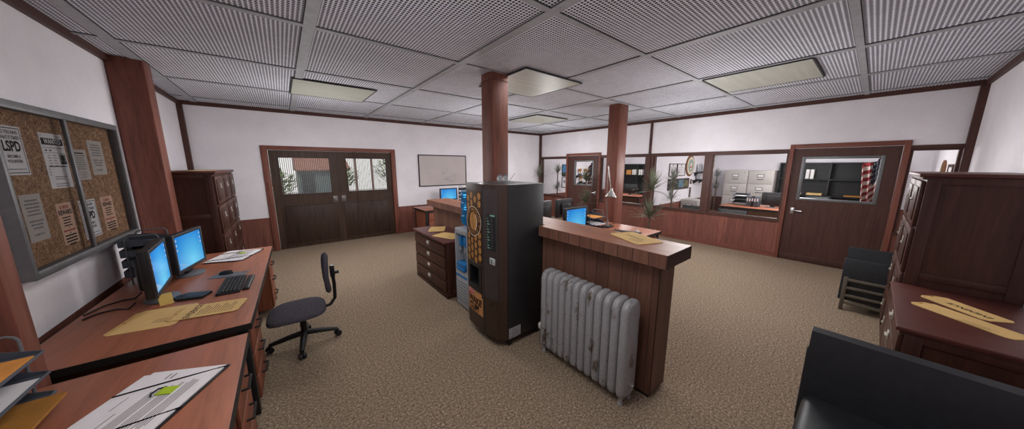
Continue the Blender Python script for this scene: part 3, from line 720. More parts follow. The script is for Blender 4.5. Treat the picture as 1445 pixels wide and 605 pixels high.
# ------------------------------------------------------------------ vending machine
def vending():
    t = thing('vending_machine', 'tall black and brown coffee vending machine with gold beans on its front', 'vending machine', (5.73, 5.42, 0))
    Y0, Y1, Z0, Z1 = 5.125, 5.71, .075, 1.625
    MB().box(5.465, 5.925, Y0, Y1, Z0, Z1, 'vend_black', .006).build('cabinet', t, True)
    def fx(y):
        u = (y - Y0) / (Y1 - Y0)
        u = min(max(u, 0), 1); return 6.028 + .022 * math.sin(PI * u) - .03 * u ** 4 - .06 * max(0, (u - .93) / .07) ** 1.5
    # bulging front door
    N = 18; ys = [Y0 + (Y1 - Y0) * i / N for i in range(N + 1)]
    def slab(b, ya, yb, za, zb, m, d=0.0, n=10, back=5.927):
        pts = [(fx(ya + (yb - ya) * i / n) + d, ya + (yb - ya) * i / n) for i in range(n + 1)]
        poly = pts + [(back, yb), (back, ya)] if back else None
        b.prism(poly, za, zb, m)
    d = MB()
    slab(d, Y0, Y1, .085, .50, 'vend_front', 0); slab(d, Y0, Y1, .80, Z1, 'vend_brown', 0)
    slab(d, Y0, 5.14, .50, .80, 'vend_brown', 0, 2); slab(d, 5.43, Y1, .50, .80, 'vend_brown', 0, 5)
    door = d.build('door', t, True)
    def on(y, z, o=.002): return (fx(y) + o, y, z)
    def sur(y0, z0, o=.002): return lambda x, y: on(y0 + x, z0 + y, o)
    b = MB(); slab(b, 5.462, 5.475, .085, Z1 - .01, 'dark_plastic', .004, 2); slab(b, 5.475, 5.665, .50, Z1 - .04, 'vend_strip', .002, 5); b.build('control_strip', t, True)
    # printed panel of coffee beans with a round badge
    p = MB(); PY0, PY1, PZ0, PZ1 = 5.145, 5.45, .815, 1.555
    p.quad(sur(0, 0, .003), PY0, PY1, PZ0, PZ1, 'bean_bg', 8, 1)
    def disc(cy, cz, ry, rz, m, o, n=26): p.add([on(cy + ry * math.cos(2 * PI * i / n), cz + rz * math.sin(2 * PI * i / n), o) for i in range(n)], [list(range(n))], m)
    def ring(cy, cz, r0, r1, m, o, n=40):
        V = [on(cy + r * math.cos(2 * PI * i / n), cz + r * math.sin(2 * PI * i / n), o) for r in (r0, r1) for i in range(n)]
        p.add(V, [(i, (i + 1) % n, n + (i + 1) % n, n + i) for i in range(n)], m)
    cy, cz, RR = 5.298, 1.245, .152
    for i in range(4):
        for j in range(10):
            y = PY0 + .038 + i * .0765; zc = PZ0 + .03 + j * .078 + (.036 if i % 2 else 0)
            if zc > PZ1 - .02 or (y - cy) ** 2 + (zc - cz) ** 2 < (RR + .012) ** 2: continue
            hz_ = min(.0345, PZ1 - zc - .004)
            disc(y, zc, .026, hz_, 'bean_gold', .0045, 16)
            p.quad(sur(0, 0, .006), y - .002, y + .002, zc - .027, zc + hz_ * .8, 'bean_line')
    disc(cy, cz, RR, RR, 'bean_bg', .007, 40); ring(cy, cz, RR - .006, RR, 'ring_cream', .0085)
    disc(cy, cz, .072, .095, 'bean_gold', .0095, 30)
    p.add([on(cy + o + .012 * math.sin(k * 1.05), cz - .088 + k * .0293, .011) for o in (-.003, .004) for k in range(7)], [(k, k + 1, 8 + k, 7 + k) for k in range(6)], 'bean_line')
    n = 18
    p.add([on(cy + .075 * math.cos(a), cz + .1 * math.sin(a), .0105) for a in [R(-60 + 110 * i / n) for i in range(n + 1)]] + [on(cy + .084 * math.cos(a), cz + .106 * math.sin(a), .0105) for a in [R(-60 + 110 * i / n) for i in range(n + 1)]], [(i, i + 1, n + 2 + i, n + 1 + i) for i in range(n)], 'ring_cream')
    def arc_text(s, r, a0, a1, size, flip=False):
        for i, ch in enumerate(s):
            a = R(a0 + (a1 - a0) * i / (len(s) - 1))
            if ch == ' ': continue
            rot = a + (PI / 2 if flip else -PI / 2)
            ty, tz = cy + r * math.cos(a), cz + r * math.sin(a)
            p.text(ch, size, lambda x, y, ty=ty, tz=tz: on(ty + x, tz + y, .0105), 'bean_gold', .02, 1, rot)
    arc_text('BEAN MACHINE', .121, 172, 8, .042); arc_text('COFFEE', .121, 226, 314, .042, True)
    disc(cy + .122, cz - .042, .012, .016, 'bean_gold', .0105, 14); disc(cy + .122, cz - .042, .007, .01, 'bean_bg', .0115, 14)
    p.build('display_panel', t, True, None)
    # cup hatch
    h = MB(); slab(h, 5.14, 5.43, .50, .56, 'black_plastic', .006, 6); slab(h, 5.14, 5.43, .765, .80, 'black_plastic', .006, 6); slab(h, 5.14, 5.19, .56, .765, 'black_plastic', .006, 2); slab(h, 5.385, 5.43, .56, .765, 'black_plastic', .006, 2)
    h.box(5.927, 5.955, 5.19, 5.385, .56, .765, 'black_plastic'); h.build('cup_hatch', t, True)
    a = MB(); a.quad(sur(0, 0, .003), 5.142, 5.45, .255, .455, 'ad_orange', 8, 1); a.quad(sur(0, 0, .003), 5.142, 5.43, .455, .498, 'ad_orange', 8, 1)
    a.quad(sur(0, 0, .005), 5.15, 5.275, .435, .49, 'label_white', 4, 1); a.quad(sur(0, 0, .0065), 5.154, 5.271, .439, .486, 'label_red', 4, 1)
    a.text('GET THE', .028, sur(5.2125, .4625, .008), 'label_white', .02)
    a.text('WAKE', .098, sur(5.292, .385, .0055), 'ink', .04, .95); a.text("'", .098, sur(5.425, .385, .0055), 'ink', .03); a.text('CUP!', .098, sur(5.272, .302, .0055), 'ink', .04, .95)
    a.build('advert_panel', t, True, None)
    k = MB(); slab(k, 5.53, 5.645, .995, 1.35, 'vend_black', .003, 3)
    for i in range(12):
        z = 1.30 - i * .026; k.box(fx(5.56) + .001, fx(5.56) + .007, 5.535, 5.545 + .012 * (i % 3), z, z + .010, 'button_green', .002).box(fx(5.60) + .0, fx(5.6) + .009, 5.59, 5.63, z - .002, z + .014, 'dark_plastic', .002)
    k.box(fx(5.6) - .002, fx(5.6) + .008, 5.575, 5.64, 1.33, 1.345, 'button_green')
    k.build('keypad', t, True)
    c = MB().box(fx(5.6) - .002, fx(5.6) + .010, 5.56, 5.645, .86, .925, 'steel_sticker', .003).box(fx(5.6) + .010, fx(5.6) + .014, 5.60, 5.605, .875, .91, 'black_plastic').box(fx(5.6) + .010, fx(5.6) + .013, 5.575, 5.59, .89, .915, 'button_green')
    c.build('coin_slot', t, True)
    MB().lathe([(.013, 0), (.013, .012), (.006, .013)], (0, 0, 0), 'black_plastic', 14, T((fx(5.6), 5.595, .455), 0, 0, R(90))).build('lock', t, True)
    s = MB().box(5.765, 5.915, Y1, Y1 + .0015, .085, .195, 'steel_sticker')
    for i in range(5): s.box(5.78, 5.90 - .02 * (i % 2), Y1 + .0015, Y1 + .0022, .175 - i * .019, .181 - i * .019, 'ink_grey')
    s.build('rating_plate', t, True)
    for x in (5.50, 5.89):
        for y in (Y0 + .05, Y1 - .03):
            MB().box(x - .02, x + .02, y - .012, y + .012, .05, .08, 'black_metal').lathe([(.028, -.01), (.028, .01)], (0, 0, 0), 'black_plastic', 14, T((x, y, .028), 0, R(90))).build('caster', t, True)
vending()
# jars on the machine
def jar(label, loc, s):
    t = thing('glass_jar', label, 'jar', loc)
    MB().lathe([(.024 * s, 0), (.027 * s, .004), (.027 * s, .05 * s), (.021 * s, .058 * s), (.021 * s, .062 * s)], (0, 0, 0), 'cooler_grey', 18).build('body', t)
    MB().lathe([(.023 * s, .062 * s), (.024 * s, .068 * s), (.01 * s, .074 * s), (.006 * s, .08 * s)], (0, 0, 0), 'grey_plastic', 16).tube([(.0, -.025 * s, .06 * s), (0, -.03 * s, .045 * s), (0, -.026 * s, .03 * s)], .002, 'black_metal', 6).build('lid', t)
    MB().box(.0265 * s, .0285 * s, -.016 * s, .016 * s, .012 * s, .042 * s, 'paper').text('JAM', .001, lambda x, y: (.0286 * s, x, y + .025 * s), 'paper').build('label_plate', t)
jar('small lidded jar on the vending machine, left of its twin', (5.62, 5.165, 1.625), 1.0); jar('small lidded jar on the vending machine nearer the wooden column', (5.60, 5.245, 1.625), 1.0)
tag(MB().tube([(5.585, 5.29, 1.628), (5.53, 5.325, 1.715)], .0022, 'black_metal', 6).build('stirring_stick', loc=(5.585, 5.29, 1.628)), 'thin dark stick leaning by the jars on the vending machine', 'stick')

# ------------------------------------------------------------------ water cooler
def cooler():
    t = thing('water_cooler', 'pale grey water cooler with blue taps between cabinet and vending machine', 'water cooler', (5.73, 4.74, 0))
    x0, x1, y0, y1 = 5.565, 5.885, 4.545, 4.86
    b = MB(); b.box(x0, x1, y0, y1, .02, .50, 'cooler_grey', .012).box(x0, x1 - .10, y0, y1, .50, .96, 'cooler_grey', .012).box(x0, x1, y0, y1, .96, 1.03, 'cooler_grey', .014)
    for y in (y0, y1 - .025): b.box(x1 - .11, x1, y, y + .025, .49, .97, 'cooler_grey', .008)
    b.build('body', t, True)
    g = MB()
    for k in range(7): g.box(x1, x1 + .004, y0 + .03, y1 - .03, .10 + k * .04, .115 + k * .04, 'cooler_dark', .002)
    g.box(x1, x1 + .003, y0 + .02, y1 - .02, .41, .44, 'tap_blue'); g.build('grille', t, True)
    MB().box(x1 - .10, x1 + .02, y0 + .06, y1 - .06, .50, .54, 'tap_blue', .01).box(x1 - .10, x1 + .01, y0 + .05, y1 - .05, .54, .60, 'tap_blue', .01).build('drip_tray', t, True)
    for y in (y0 + .10, y1 - .10): MB().box(x1 - .10, x1 - .02, y - .03, y + .03, .80, .94, 'tap_blue', .012).tube([(x1 - .03, y, .81), (x1 - .03, y, .75)], .012, 'cooler_grey', 10).build('tap', t, True)
    MB().lathe([(.0, 1.50), (.02, 1.50), (.115, 1.495), (.130, 1.475), (.132, 1.43), (.122, 1.42), (.122, 1.36), (.132, 1.35), (.132, 1.28), (.122, 1.27), (.122, 1.20), (.132, 1.19), (.130, 1.10), (.10, 1.065), (.05, 1.045), (.05, 1.031)], (5.72, 4.70, 0), 'bottle_blue', 28).build('bottle', t, True)
cooler()

# ------------------------------------------------------------------ desk chair
def desk_chair():
    t = thing('office_chair', 'small black fabric swivel chair standing at the left desk', 'chair', (7.51, 4.36, 0), R(-2))
    def cushion(pts, z0, z1, m, dome):
        n = len(pts); V = []; F = []
        lv = [(1.0 - .10, z0), (1.0, z0 + .012), (1.0, z1 - .02), (.93, z1 - .004), (.6, z1 + dome * .6), (.25, z1 + dome)]
        for k, z in lv:
            for x, y in pts: V.append((x * k, y * k, z))
        for i in range(len(lv) - 1):
            for j in range(n): F.append((i * n + j, i * n + (j + 1) % n, (i + 1) * n + (j + 1) % n, (i + 1) * n + j))
        F.append(list(range(n))[::-1]); F.append([(len(lv) - 1) * n + j for j in range(n)])
        return MB().add(V, F, m)
    def superell(a, b, e, n=32): return [(a * math.copysign(abs(math.cos(q)) ** e, math.cos(q)), b * math.copysign(abs(math.sin(q)) ** e, math.sin(q))) for q in [2 * PI * i / n for i in range(n)]]
    s = cushion(superell(.235, .245, .62), .40, .45, 'chair_fabric', .012)
    for i, v in enumerate(s.v):
        if v.x > .08: v.z -= (v.x - .08) ** 2 * 1.1
        v.x += .03; v.y += .08; v.z -= .02
    s.build('seat', t, smooth=50)
    b = cushion(superell(.20, .155, .65), -.022, .022, 'chair_fabric', .01)
    mt = T((-.245, .08, .735)) @ Matrix(((0, 0, 1, 0), (1, 0, 0, 0), (0, 1, 0, 0), (0, 0, 0, 1)))
    b2 = MB().add([mt @ Vector((v.x * .92, v.y * 1.25, v.z - (v.x ** 2) * -.6)) for v in b.v], b.f, 'chair_fabric'); b2.build('backrest', t, smooth=50)
    MB().tube([(-.02, .08, .375), (-.16, .08, .372), (-.245, .08, .39), (-.29, .08, .45), (-.295, .08, .60), (-.285, .08, .78)], [.016] * 6, 'black_metal', 8).box(-.31, -.268, .055, .105, .68, .80, 'black_metal', .008).tube([(-.31, .08, .72), (-.345, .08, .72)], .017, 'black_plastic', 10).build('back_bracket', t)
    MB().lathe([(.028, .10), (.028, .25), (.018, .25), (.018, .37)], (0, 0, 0), 'black_metal', 14).box(-.09, .13, 0, .16, .365, .383, 'black_metal', .005).tube([(0, .0, .36), (-.02, -.10, .355), (-.03, -.15, .35)], .007, 'black_plastic', 8).build('column', t)
    for k in range(4):
        a = R(84 + 91 * k); ca, sa = math.cos(a), math.sin(a)
        l = MB().tube([(0, 0, .125), (ca * .14, sa * .14, .105), (ca * .285, sa * .285, .075)], [.03, .026, .019], 'black_plastic', 8).build('base_arm', t)
        MB(T((ca * .285, sa * .285, 0), a + .5)).lathe([(.028, -.011), (.028, .011)], (0, 0, 0), 'black_plastic', 14, T((0, .016, .029), 0, R(90))).lathe([(.028, -.011), (.028, .011)], (0, 0, 0), 'black_plastic', 14, T((0, -.016, .029), 0, R(90))).box(-.012, .012, -.006, .006, .03, .075, 'black_metal').build('caster', l)
desk_chair()

# ------------------------------------------------------------------ black armchairs
def armchair(label, loc, rz, W=.86):
    """back plane at x=0, faces +x, width along y centred"""
    t = thing('lounge_chair', label, 'chair', loc, rz, 'black upholstered waiting chairs'); h = W / 2
    MB().prism([(.035, .13), (.135, .13), (.175, .40), (.085, .80), (.03, .81), (.018, .79)], -h, h, 'black_leather', Matrix(((1, 0, 0, 0), (0, 0, 1, 0), (0, 1, 0, 0), (0, 0, 0, 1)))).build('backrest', t); MB().box(-.008, .03, -h - .012, h + .012, .13, .665, 'black_leather', .012).build('back_pad', t)
    MB().box(.12, .68, -h + .015, h - .015, .26, .43, 'black_leather', .05, 4).box(.12, .66, -h + .03, h - .03, .19, .27, 'black_fabric', .01).build('seat', t)
    for s in (-1, 1):
        y = s * (h - .03); f = MB()
        f.box(.0, .035, y - .018, y + .018, 0, .43, 'frame_grey_wood', .005).box(.62, .66, y - .018, y + .018, 0, .20, 'frame_grey_wood', .005).box(.03, .63, y - .014, y + .014, .145, .185, 'frame_grey_wood', .004)
        f.v = [Vector((v.x - (.035 if v.x < .05 else 0), v.y, v.z)) for v in f.v]; f.build('leg_frame', t)
    r = MB()
    for z in (.40, .30, .20, .105): r.box(-.035, -.012, -h + .045, h - .045, z - .016, z + .016, 'frame_grey_wood', .004)
    r.build('rear_rails', t)
    return t
armchair('black waiting chair in the lower right foreground, seat toward the camera', (4.985, 8.10, 0), 0, .88)
armchair('black waiting chair by the brown office door, its slatted back frame in view', (2.13, 8.10, 0), R(180), .82)

# ------------------------------------------------------------------ notice board
def notice_board():
    t = thing('notice_board', 'large cork notice board in a grey case on the left wall', 'notice board', (8.80, 3.83, 1.10))
    y0, y1, z0, z1 = 3.005, 4.665, 1.10, 2.19
    MB().box(8.815, 8.838, y0 + .02, y1 - .02, z0 + .02, z1 - .02, 'cork').build('cork_panel', t, True)
    f = MB()
    for a in (y0, y1 - .034): f.box(8.762, 8.839, a, a + .034, z0, z1, 'board_frame', .004)
    for a in (z0, z1 - .05): f.box(8.762, 8.839, y0 + .034, y1 - .034, a, a + .05, 'board_frame', .004)
    f.box(8.778, 8.80, y0 + .034, y0 + .042, z0 + .05, z1 - .05, 'board_frame')
    f.build('frame', t, True)
    MB().box(8.764, 8.785, 3.885, 3.92, z0 + .05, z1 - .05, 'board_frame', .004).build('mullion', t, True)
    MB().box(8.772, 8.775, y0 + .042, 3.885, z0 + .05, z1 - .05, 'case_glass').build('glass_door', t, True); MB().box(8.772, 8.775, 3.92, y1 - .034, z0 + .05, z1 - .05, 'case_glass').build('glass_door', t, True)
notice_board()
def poster(label, yl, yr, z0, z1, kind, m='paper', tilt=0):
    """pinned on the cork; yl is the left edge as read (larger y)"""
    w, h = yl - yr, z1 - z0; yc, zc = (yl + yr) / 2, (z0 + z1) / 2; ct, st = math.cos(tilt), math.sin(tilt)
    def P(o): return lambda x, y: (8.8148 - o, yc - (x * ct - y * st), zc + x * st + y * ct)
    b = MB()
    f0 = P(.0); f1 = P(.0022)
    V = [f0(-w / 2, -h / 2), f0(w / 2, -h / 2), f0(w / 2, h / 2), f0(-w / 2, h / 2)]; V += [(x - .0016, y, z) for x, y, z in V]
    b.add(V, [(0, 1, 2, 3), (7, 6, 5, 4), (0, 1, 5, 4), (1, 2, 6, 5), (2, 3, 7, 6), (3, 0, 4, 7)], m)
    def bar(x0, x1, y, hh=.006, mm='ink'): b.quad(f1, x0, x1, y - hh / 2, y + hh / 2, mm)
    def tx(s, size, x, y, mm='ink', sx=1.0, bold=.02): b.text(s, size, lambda a, c: f1(x + a, y + c), mm, bold, sx)
    if kind == 'recruit':
        for s in (-1, 1): bar(-w / 2 + .012, w / 2 - .012, s * (h / 2 - .014), .005); b.quad(f1, s * (w / 2 - .014) - .0025, s * (w / 2 - .014) + .0025, -h / 2 + .012, h / 2 - .012, 'ink')
        tx('DO YOU HAVE', .030, 0, h * .37, sx=.8); tx('WHAT IT TAKES?', .030, 0, h * .26, sx=.75); tx('LSPD', .085, 0, h * .08, sx=.85, bold=.04); tx('BECOME A', .026, 0, -h * .12, sx=.9); tx('VOLUNTEER', .026, 0, -h * .22, sx=.9); bar(-w * .36, w * .36, -h * .38, .006, 'ink_grey')
    elif kind == 'wanted':
        b.quad(f1, -w / 2 + .012, w / 2 - .012, h * .29, h * .41, 'ink'); f2 = P(.0032); b.text('WANTED', .048, lambda a, c: f2(a, c + h * .35), 'paper', .02, .95)
        tx('FBI', .014, -w * .42, h * .455, bold=0); bar(w * .2, w * .42, h * .45, .005, 'ink_grey')
        bar(-w * .46, w * .46, h * .24, .004, 'ink_grey'); bar(-w * .4, -w * .3, h * .19, .008); bar(-w * .22, -w * .12, h * .19, .008); bar(-w * .46, w * .46, h * .15, .003, 'ink_grey')
        b.quad(f1, w * .16, w * .44, -h * .06, h * .13, 'ink_grey'); b.add([P(.003)(w * .3 + w * .08 * math.cos(a), h * .05 + h * .06 * math.sin(a)) for a in [2 * PI * i / 14 for i in range(14)]], [list(range(14))], 'ink'); b.quad(P(.003), w * .18, w * .42, -h * .055, -h * .01, 'ink')
        for k in range(5): bar(-w * .34, -w * (.22 - .02 * (k % 2)), h * .10 - k * .018, .005, 'ink_grey'); bar(-w * .12, w * (.02 + .03 * (k % 2)), h * .10 - k * .018, .005, 'ink_grey')
        bar(-w * .4, w * .4, -h * .10, .007)
        for k in range(3): bar(-w * .44, -w * .36, -h * .15 - k * .02, .005, 'ink_grey')
        for k in (0, 1): bar(-w * .25, w * (.3 - .1 * k), -h * .29 - k * .016, .006, 'ink_grey'); bar(-w * .3, w * .3, -h * .42 - k * .016, .005, 'ink_grey')
    elif kind == 'form':
        bar(-w * .36, w * .3, h * .38, .010)
        for k in range(7): bar(-w * .38, w * (.36 - .12 * ((k * 3) % 4) / 3), h * .30 - k * .018, .008, 'ink_grey')
        for k in range(3): bar(-w * .2, w * (.25 - .03 * k), -h * .25 - k * .02, .006, 'ink_grey')
    elif kind == 'note':
        ww = [.30, .36, .34, .30, .34]
        for k in range(5): bar(-w * ww[k], w * ww[k], h * .37 - k * h * .075, h * .035, 'ink_grey')
        for k in range(3): bar(-w * (.34 - .05 * k), w * (.34 - .05 * k), -h * .07 - k * h * .075, h * .035, 'ink_grey')
        tx('THANK YOU', .022, 0, -h * .36, 'ink_grey', .85)
    elif kind == 'reward':
        tx('$1,000 IN', .034, 0, h * .40, 'ink_red', .8); tx('REWARD', .048, 0, h * .27, 'ink', .85, .03)
        for k in range(4): bar(-w * (.28 - .03 * (k % 2)), w * (.28 - .04 * (k % 3)), h * .15 - k * .020, .008)
        bar(-w * .04, w * .04, -h * .10, .008, 'ink_red'); bar(-w * .4, w * .4, -h * .17, .010, 'ink_red'); bar(-w * .04, w * .04, -h * .23, .008)
        for k in range(4): bar(-w * (.38 - .07 * (k == 3) * 2), w * (.38 - .07 * (k == 3) * 2), -h * .29 - k * .022, .011)
    o = b.build('pinned_poster' if kind in ('recruit', 'wanted', 'reward') else 'pinned_note', smooth=None, loc=(8.8148, yc, zc))
    return tag(o, label, 'poster' if kind in ('recruit', 'wanted', 'reward') else 'note', 'papers pinned on the cork board')
poster('white volunteer recruiting poster at the upper left of the cork board', 4.537, 4.31, 1.74, 2.042, 'recruit')
poster('white WANTED poster with a small dark portrait', 4.134, 3.855, 1.635, 2.028, 'wanted')
poster('grey typed sheet on the cork board right of the WANTED poster', 3.782, 3.555, 1.681, 1.929, 'form', 'paper_grey')
poster('pale note high on the right half of the cork board', 3.503, 3.244, 1.717, 2.017, 'note', 'paper_grey')
poster('grey typed note low at the left end of the cork board', 4.491, 4.289, 1.309, 1.616, 'note', 'paper_grey')
poster('peach REWARD poster left of the cork board mullion', 4.155, 3.963, 1.221, 1.526, 'reward', 'paper_peach')
poster('white volunteer recruiting poster half behind the mullion, low on the board', 3.86, 3.601, 1.205, 1.519, 'recruit')
poster('peach REWARD poster at the lower right of the cork board', 3.508, 3.281, 1.216, 1.519, 'reward', 'paper_peach')

# ------------------------------------------------------------------ whiteboard
t = thing('whiteboard', 'dull whiteboard in a dark frame on the white wall', 'whiteboard', (3.86, 0.02, 1.22))
MB().box(3.15, 4.58, .001, .018, 1.24, 2.07, 'whiteboard').build('board', t, True)
f = MB()
for a in (3.13, 4.575): f.box(a, a + .025, .001, .028, 1.22, 2.09, 'seal_dark', .003)
for a in (1.22, 2.065): f.box(3.155, 4.575, .001, .028, a, a + .025, 'seal_dark', .003)
f.build('frame', t, True)
s = MB(); rnd = random.Random(3)
for k in range(16):
    x0, z0 = 3.45 + rnd.random() * .42, 1.32 + rnd.random() * .30
    s.tube([(x0 + i * .03, .0192, z0 + rnd.uniform(-.03, .03)) for i in range(5)], .003, 'ink_blue_faint', 4)
s.build('marker_scribble', t, True)

# ------------------------------------------------------------------ steel desk lamp
t = thing('desk_lamp', 'steel articulated desk lamp on the desk behind the counter', 'lamp', (3.12, 4.95, HZ))
MB().box(-.09, .09, -.075, .075, 0, .025, 'black_plastic', .006).lathe([(.03, .025), (.026, .05), (.014, .10), (.014, .13)], (0, 0, 0), 'lamp_steel', 14).build('base', t)
MB().tube([(0, 0, .12), (.05, 0, .4), (.10, .02, .70)], .006, 'lamp_steel', 8).tube([(.03, 0, .12), (.08, 0, .4), (.10, .02, .70)], .004, 'lamp_steel', 6).build('lower_arm', t)
MB().tube([(.10, .02, .70), (.13, .04, 1.06)], .004, 'lamp_steel', 8).tube([(.13, .04, 1.06), (.05, .06, .68)], .004, 'lamp_steel', 8).tube([(.155, .045, 1.05), (.07, .065, .68)], .003, 'lamp_steel', 6).build('upper_arm', t)
MB(T((.03, .06, .66), 0, R(4), R(-14))).lathe([(.02, 0), (.03, -.02), (.04, -.04), (.10, -.13), (.094, -.13), (.036, -.04), (.01, -.02)], (0, 0, 0), 'lamp_steel', 24, cap=False).lathe([(.012, .03), (.024, .02), (.024, -.02)], (0, 0, 0), 'lamp_steel', 16).build('shade', t)

# ------------------------------------------------------------------ potted dracaenas
def leaf(b, o, az, el, ln, w, m, droop=.5):
    d = Vector((math.cos(az) * math.cos(el), math.sin(az) * math.cos(el), math.sin(el))); sd = Vector((-math.sin(az), math.cos(az), 0)); n = 6
    V = []; p = Vector(o)
    up = sd.cross(d)
    for i in range(n + 1):
        u = i / n; wd = w * (.5 + 1.3 * u) if u < .3 else w * (.89 * (1 - u) / .7 + .02)
        V += [p - sd * wd / 2, p + sd * wd / 2]
        d2 = (d + Vector((0, 0, -droop * u * .55))).normalized(); p = p + d2 * ln / n
    b.add(V, [(2 * i, 2 * i + 1, 2 * i + 3, 2 * i + 2) for i in range(n)], m)
def plant(label, loc, trunk_h, crowns, seed, mat='leaf'):
    rnd = random.Random(seed)
    t = thing('potted_dracaena', label, 'plant', loc, 0, 'spiky potted dracaenas')
    p = MB().lathe([(.10, 0), (.135, .02), (.16, .26), (.168, .26), (.168, .29), (.15, .29), (.145, .25)], (0, 0, 0), 'pot', 24, cap=False).lathe([(0, .0), (.1, .0)], (0, 0, 0), 'pot', 24, cap=False).build('pot', t)
    MB().lathe([(0, .255), (.148, .25)], (0, 0, 0), 'soil', 20, cap=False).build('soil', t)
    MB().tube([(0, 0, .24), (.012, .01, .24 + (trunk_h - .24) * .5), (0, 0, trunk_h)], [.026, .02, .016], 'trunk', 8).build('trunk', t)
    for (z, r, n) in crowns:
        b = MB()
        for k in range(n):
            az = k * 2.399 + rnd.uniform(-.3, .3); el = R(rnd.uniform(-12, 86))
            leaf(b, (0, 0, z + rnd.uniform(-.04, .05)), az, el, r * rnd.uniform(.85, 1.15), .036, mat, rnd.uniform(.05, .55))
        b.build('leaf_crown', t, smooth=None)
    return t
plant('tall spiky dracaena in front of the glazed wall beside the middle post', (.70, 4.52, 0), 1.32, [(1.24, .52, 70), (.58, .50, 56)], 1)
plant('spiky dracaena in the far corner of the room by the white walls', (.42, .42, 0), 1.45, [(1.46, .36, 56), (.9, .34, 44)], 2)
plant('spiky dracaena in front of the narrow brown door with trophies behind', (.42, 2.42, 0), 1.36, [(1.34, .40, 52), (.7, .42, 56)], 3)
plant('pale spiky dracaena behind the glass of the left office', (-.50, .42, 0), 1.50, [(1.54, .34, 56), (.92, .34, 48)], 4, 'leaf_hazed')
plant('pale spiky dracaena behind the glass in front of the framed certificates', (-.47, 4.50, 0), 1.44, [(1.42, .34, 56), (.92, .33, 50)], 5, 'leaf_hazed')
plant('spiky dracaena in the office corner beside the grey filing cabinets', (-4.08, 4.42, 0), 1.46, [(1.44, .25, 56), (1.04, .25, 48)], 6, 'leaf_hazed')

# ------------------------------------------------------------------ offices behind the glass
def added_office_lamps():  # out-of-view fixtures added to light the offices
    for (x, y), lab, pw in (((-2.2, 2.0), 'added unseen ceiling light in the left office behind the glass', 30), ((-2.0, 6.4), 'added unseen ceiling light in the right office above the desk', 42)):
        t = thing('added_office_light', lab, 'light', (x, y, H))
        b = MB()
        for a in (-.515, .5): b.box(a, a + .015, -.515, .515, -.013, 0, 'groove_dark'); b.box(-.5, .5, a, a + .015, -.013, 0, 'groove_dark')
        b.build('frame', t); MB().box(-.5, .5, -.5, .5, -.011, -.004, 'diffuser').build('diffuser', t)
        lamp(t, (0, 0, -.024), .98, pw, 165)
added_office_lamps()

def filing_cabinet(label, loc, W=.62, D=.6, Ht=1.65, rows=4):
    """front faces +x"""
    t = thing('filing_cabinet', label, 'filing cabinet', loc, 0, 'grey steel filing cabinets')
    MB().box(-D, -.02, -W / 2, W / 2, .0, Ht, 'file_grey', .006).build('case', t); rh = (Ht - .07) / rows
    for k in range(rows):
        z0 = .05 + k * rh
        d = MB().box(-.02, 0, -W / 2 + .02, W / 2 - .02, z0 + .006, z0 + rh - .006, 'file_grey', .004).build('drawer', t)
        h = MB().box(0, .006, -.09, .09, z0 + rh * .52, z0 + rh * .76, 'file_grey_dark', .002).box(.006, .008, -.07, .07, z0 + rh * .57, z0 + rh * .71, 'paper').build('label_holder', d)
        MB().box(.0, .018, -.08, .08, z0 + rh * .34, z0 + rh * .40, 'file_grey_dark', .004).build('pull', d)
    MB().lathe([(.012, 0), (.012, .01)], (0, 0, 0), 'file_grey_dark', 12, T((0, W / 2 - .08, Ht - .07), 0, 0, R(90))).build('lock', t)
    return t
filing_cabinet('grey steel filing cabinet in the office, beside the corner plant', (-3.82, 5.00, 0), .61)
filing_cabinet('grey steel filing cabinet in the office, next to the black shelves', (-3.82, 5.62, 0), .61)
filing_cabinet('low grey filing cabinet under the office certificates', (-1.98, 4.40, 0), .50, .55, .78, 2)

def shelf_unit(label, loc, W, Ht, bays, levels, D=.36):
    """front +x"""
    t = thing('bookshelf', label, 'bookshelf', loc, 0, 'black office bookshelves')
    MB().box(-D, -D + .015, 0, W, 0, Ht, 'shelf_black').build('back_panel', t)
    for k in range(bays + 1): MB().box(-D + .015, 0, (W - .03) * k / bays, (W - .03) * k / bays + .03, 0, Ht, 'shelf_black', .002).build('upright', t)
    b = W / bays
    for j in range(levels + 1):
        z = .06 + (Ht - .09) * j / levels
        MB().box(-D + .016, -.004, .03, W - .03, z, z + .025, 'shelf_black').build('shelf', t)
    return t
SB = shelf_unit('long black bookshelf in the right office behind the brown door', (-4.06, 5.98, 0), 2.06, 1.88, 2, 4)
SA = shelf_unit('black bookshelf at the back of the left office', (-4.06, .80, 0), 1.6, 1.86, 2, 4)
def book(label, x, y, z, w, d, h, m, name='ring_binder', cat='binder', group='binders on the office shelves'):
    t = thing(name, label, cat, (x, y, z), 0, group)
    MB().box(-d, 0, -w / 2, w / 2, 0, h, m, .003).build('cover', t); MB().box(0, .0015, -w * .34, w * .34, h * .55, h * .85, 'paper').build('spine_label', t)
lv = lambda Ht, j, n=4: .06 + (Ht - .09) * j / n + .0255
z3 = lv(1.88, 3); z2 = lv(1.88, 2)
for i, (y, m) in enumerate(((6.58, 'label_white'), (6.67, 'label_white'), (7.62, 'binder_grey'), (7.72, 'label_white'), (7.81, 'label_white'))):
    book(['white binder on the upper shelf, left one seen through the brown door', 'white binder on the upper shelf, second from left through the brown door', 'grey binder on the upper shelf left of the flag', 'white binder on the upper shelf just left of the flag', 'white binder on the upper shelf partly behind the flag'][i], -4.10, y, z3, .07, .22, .26, m)
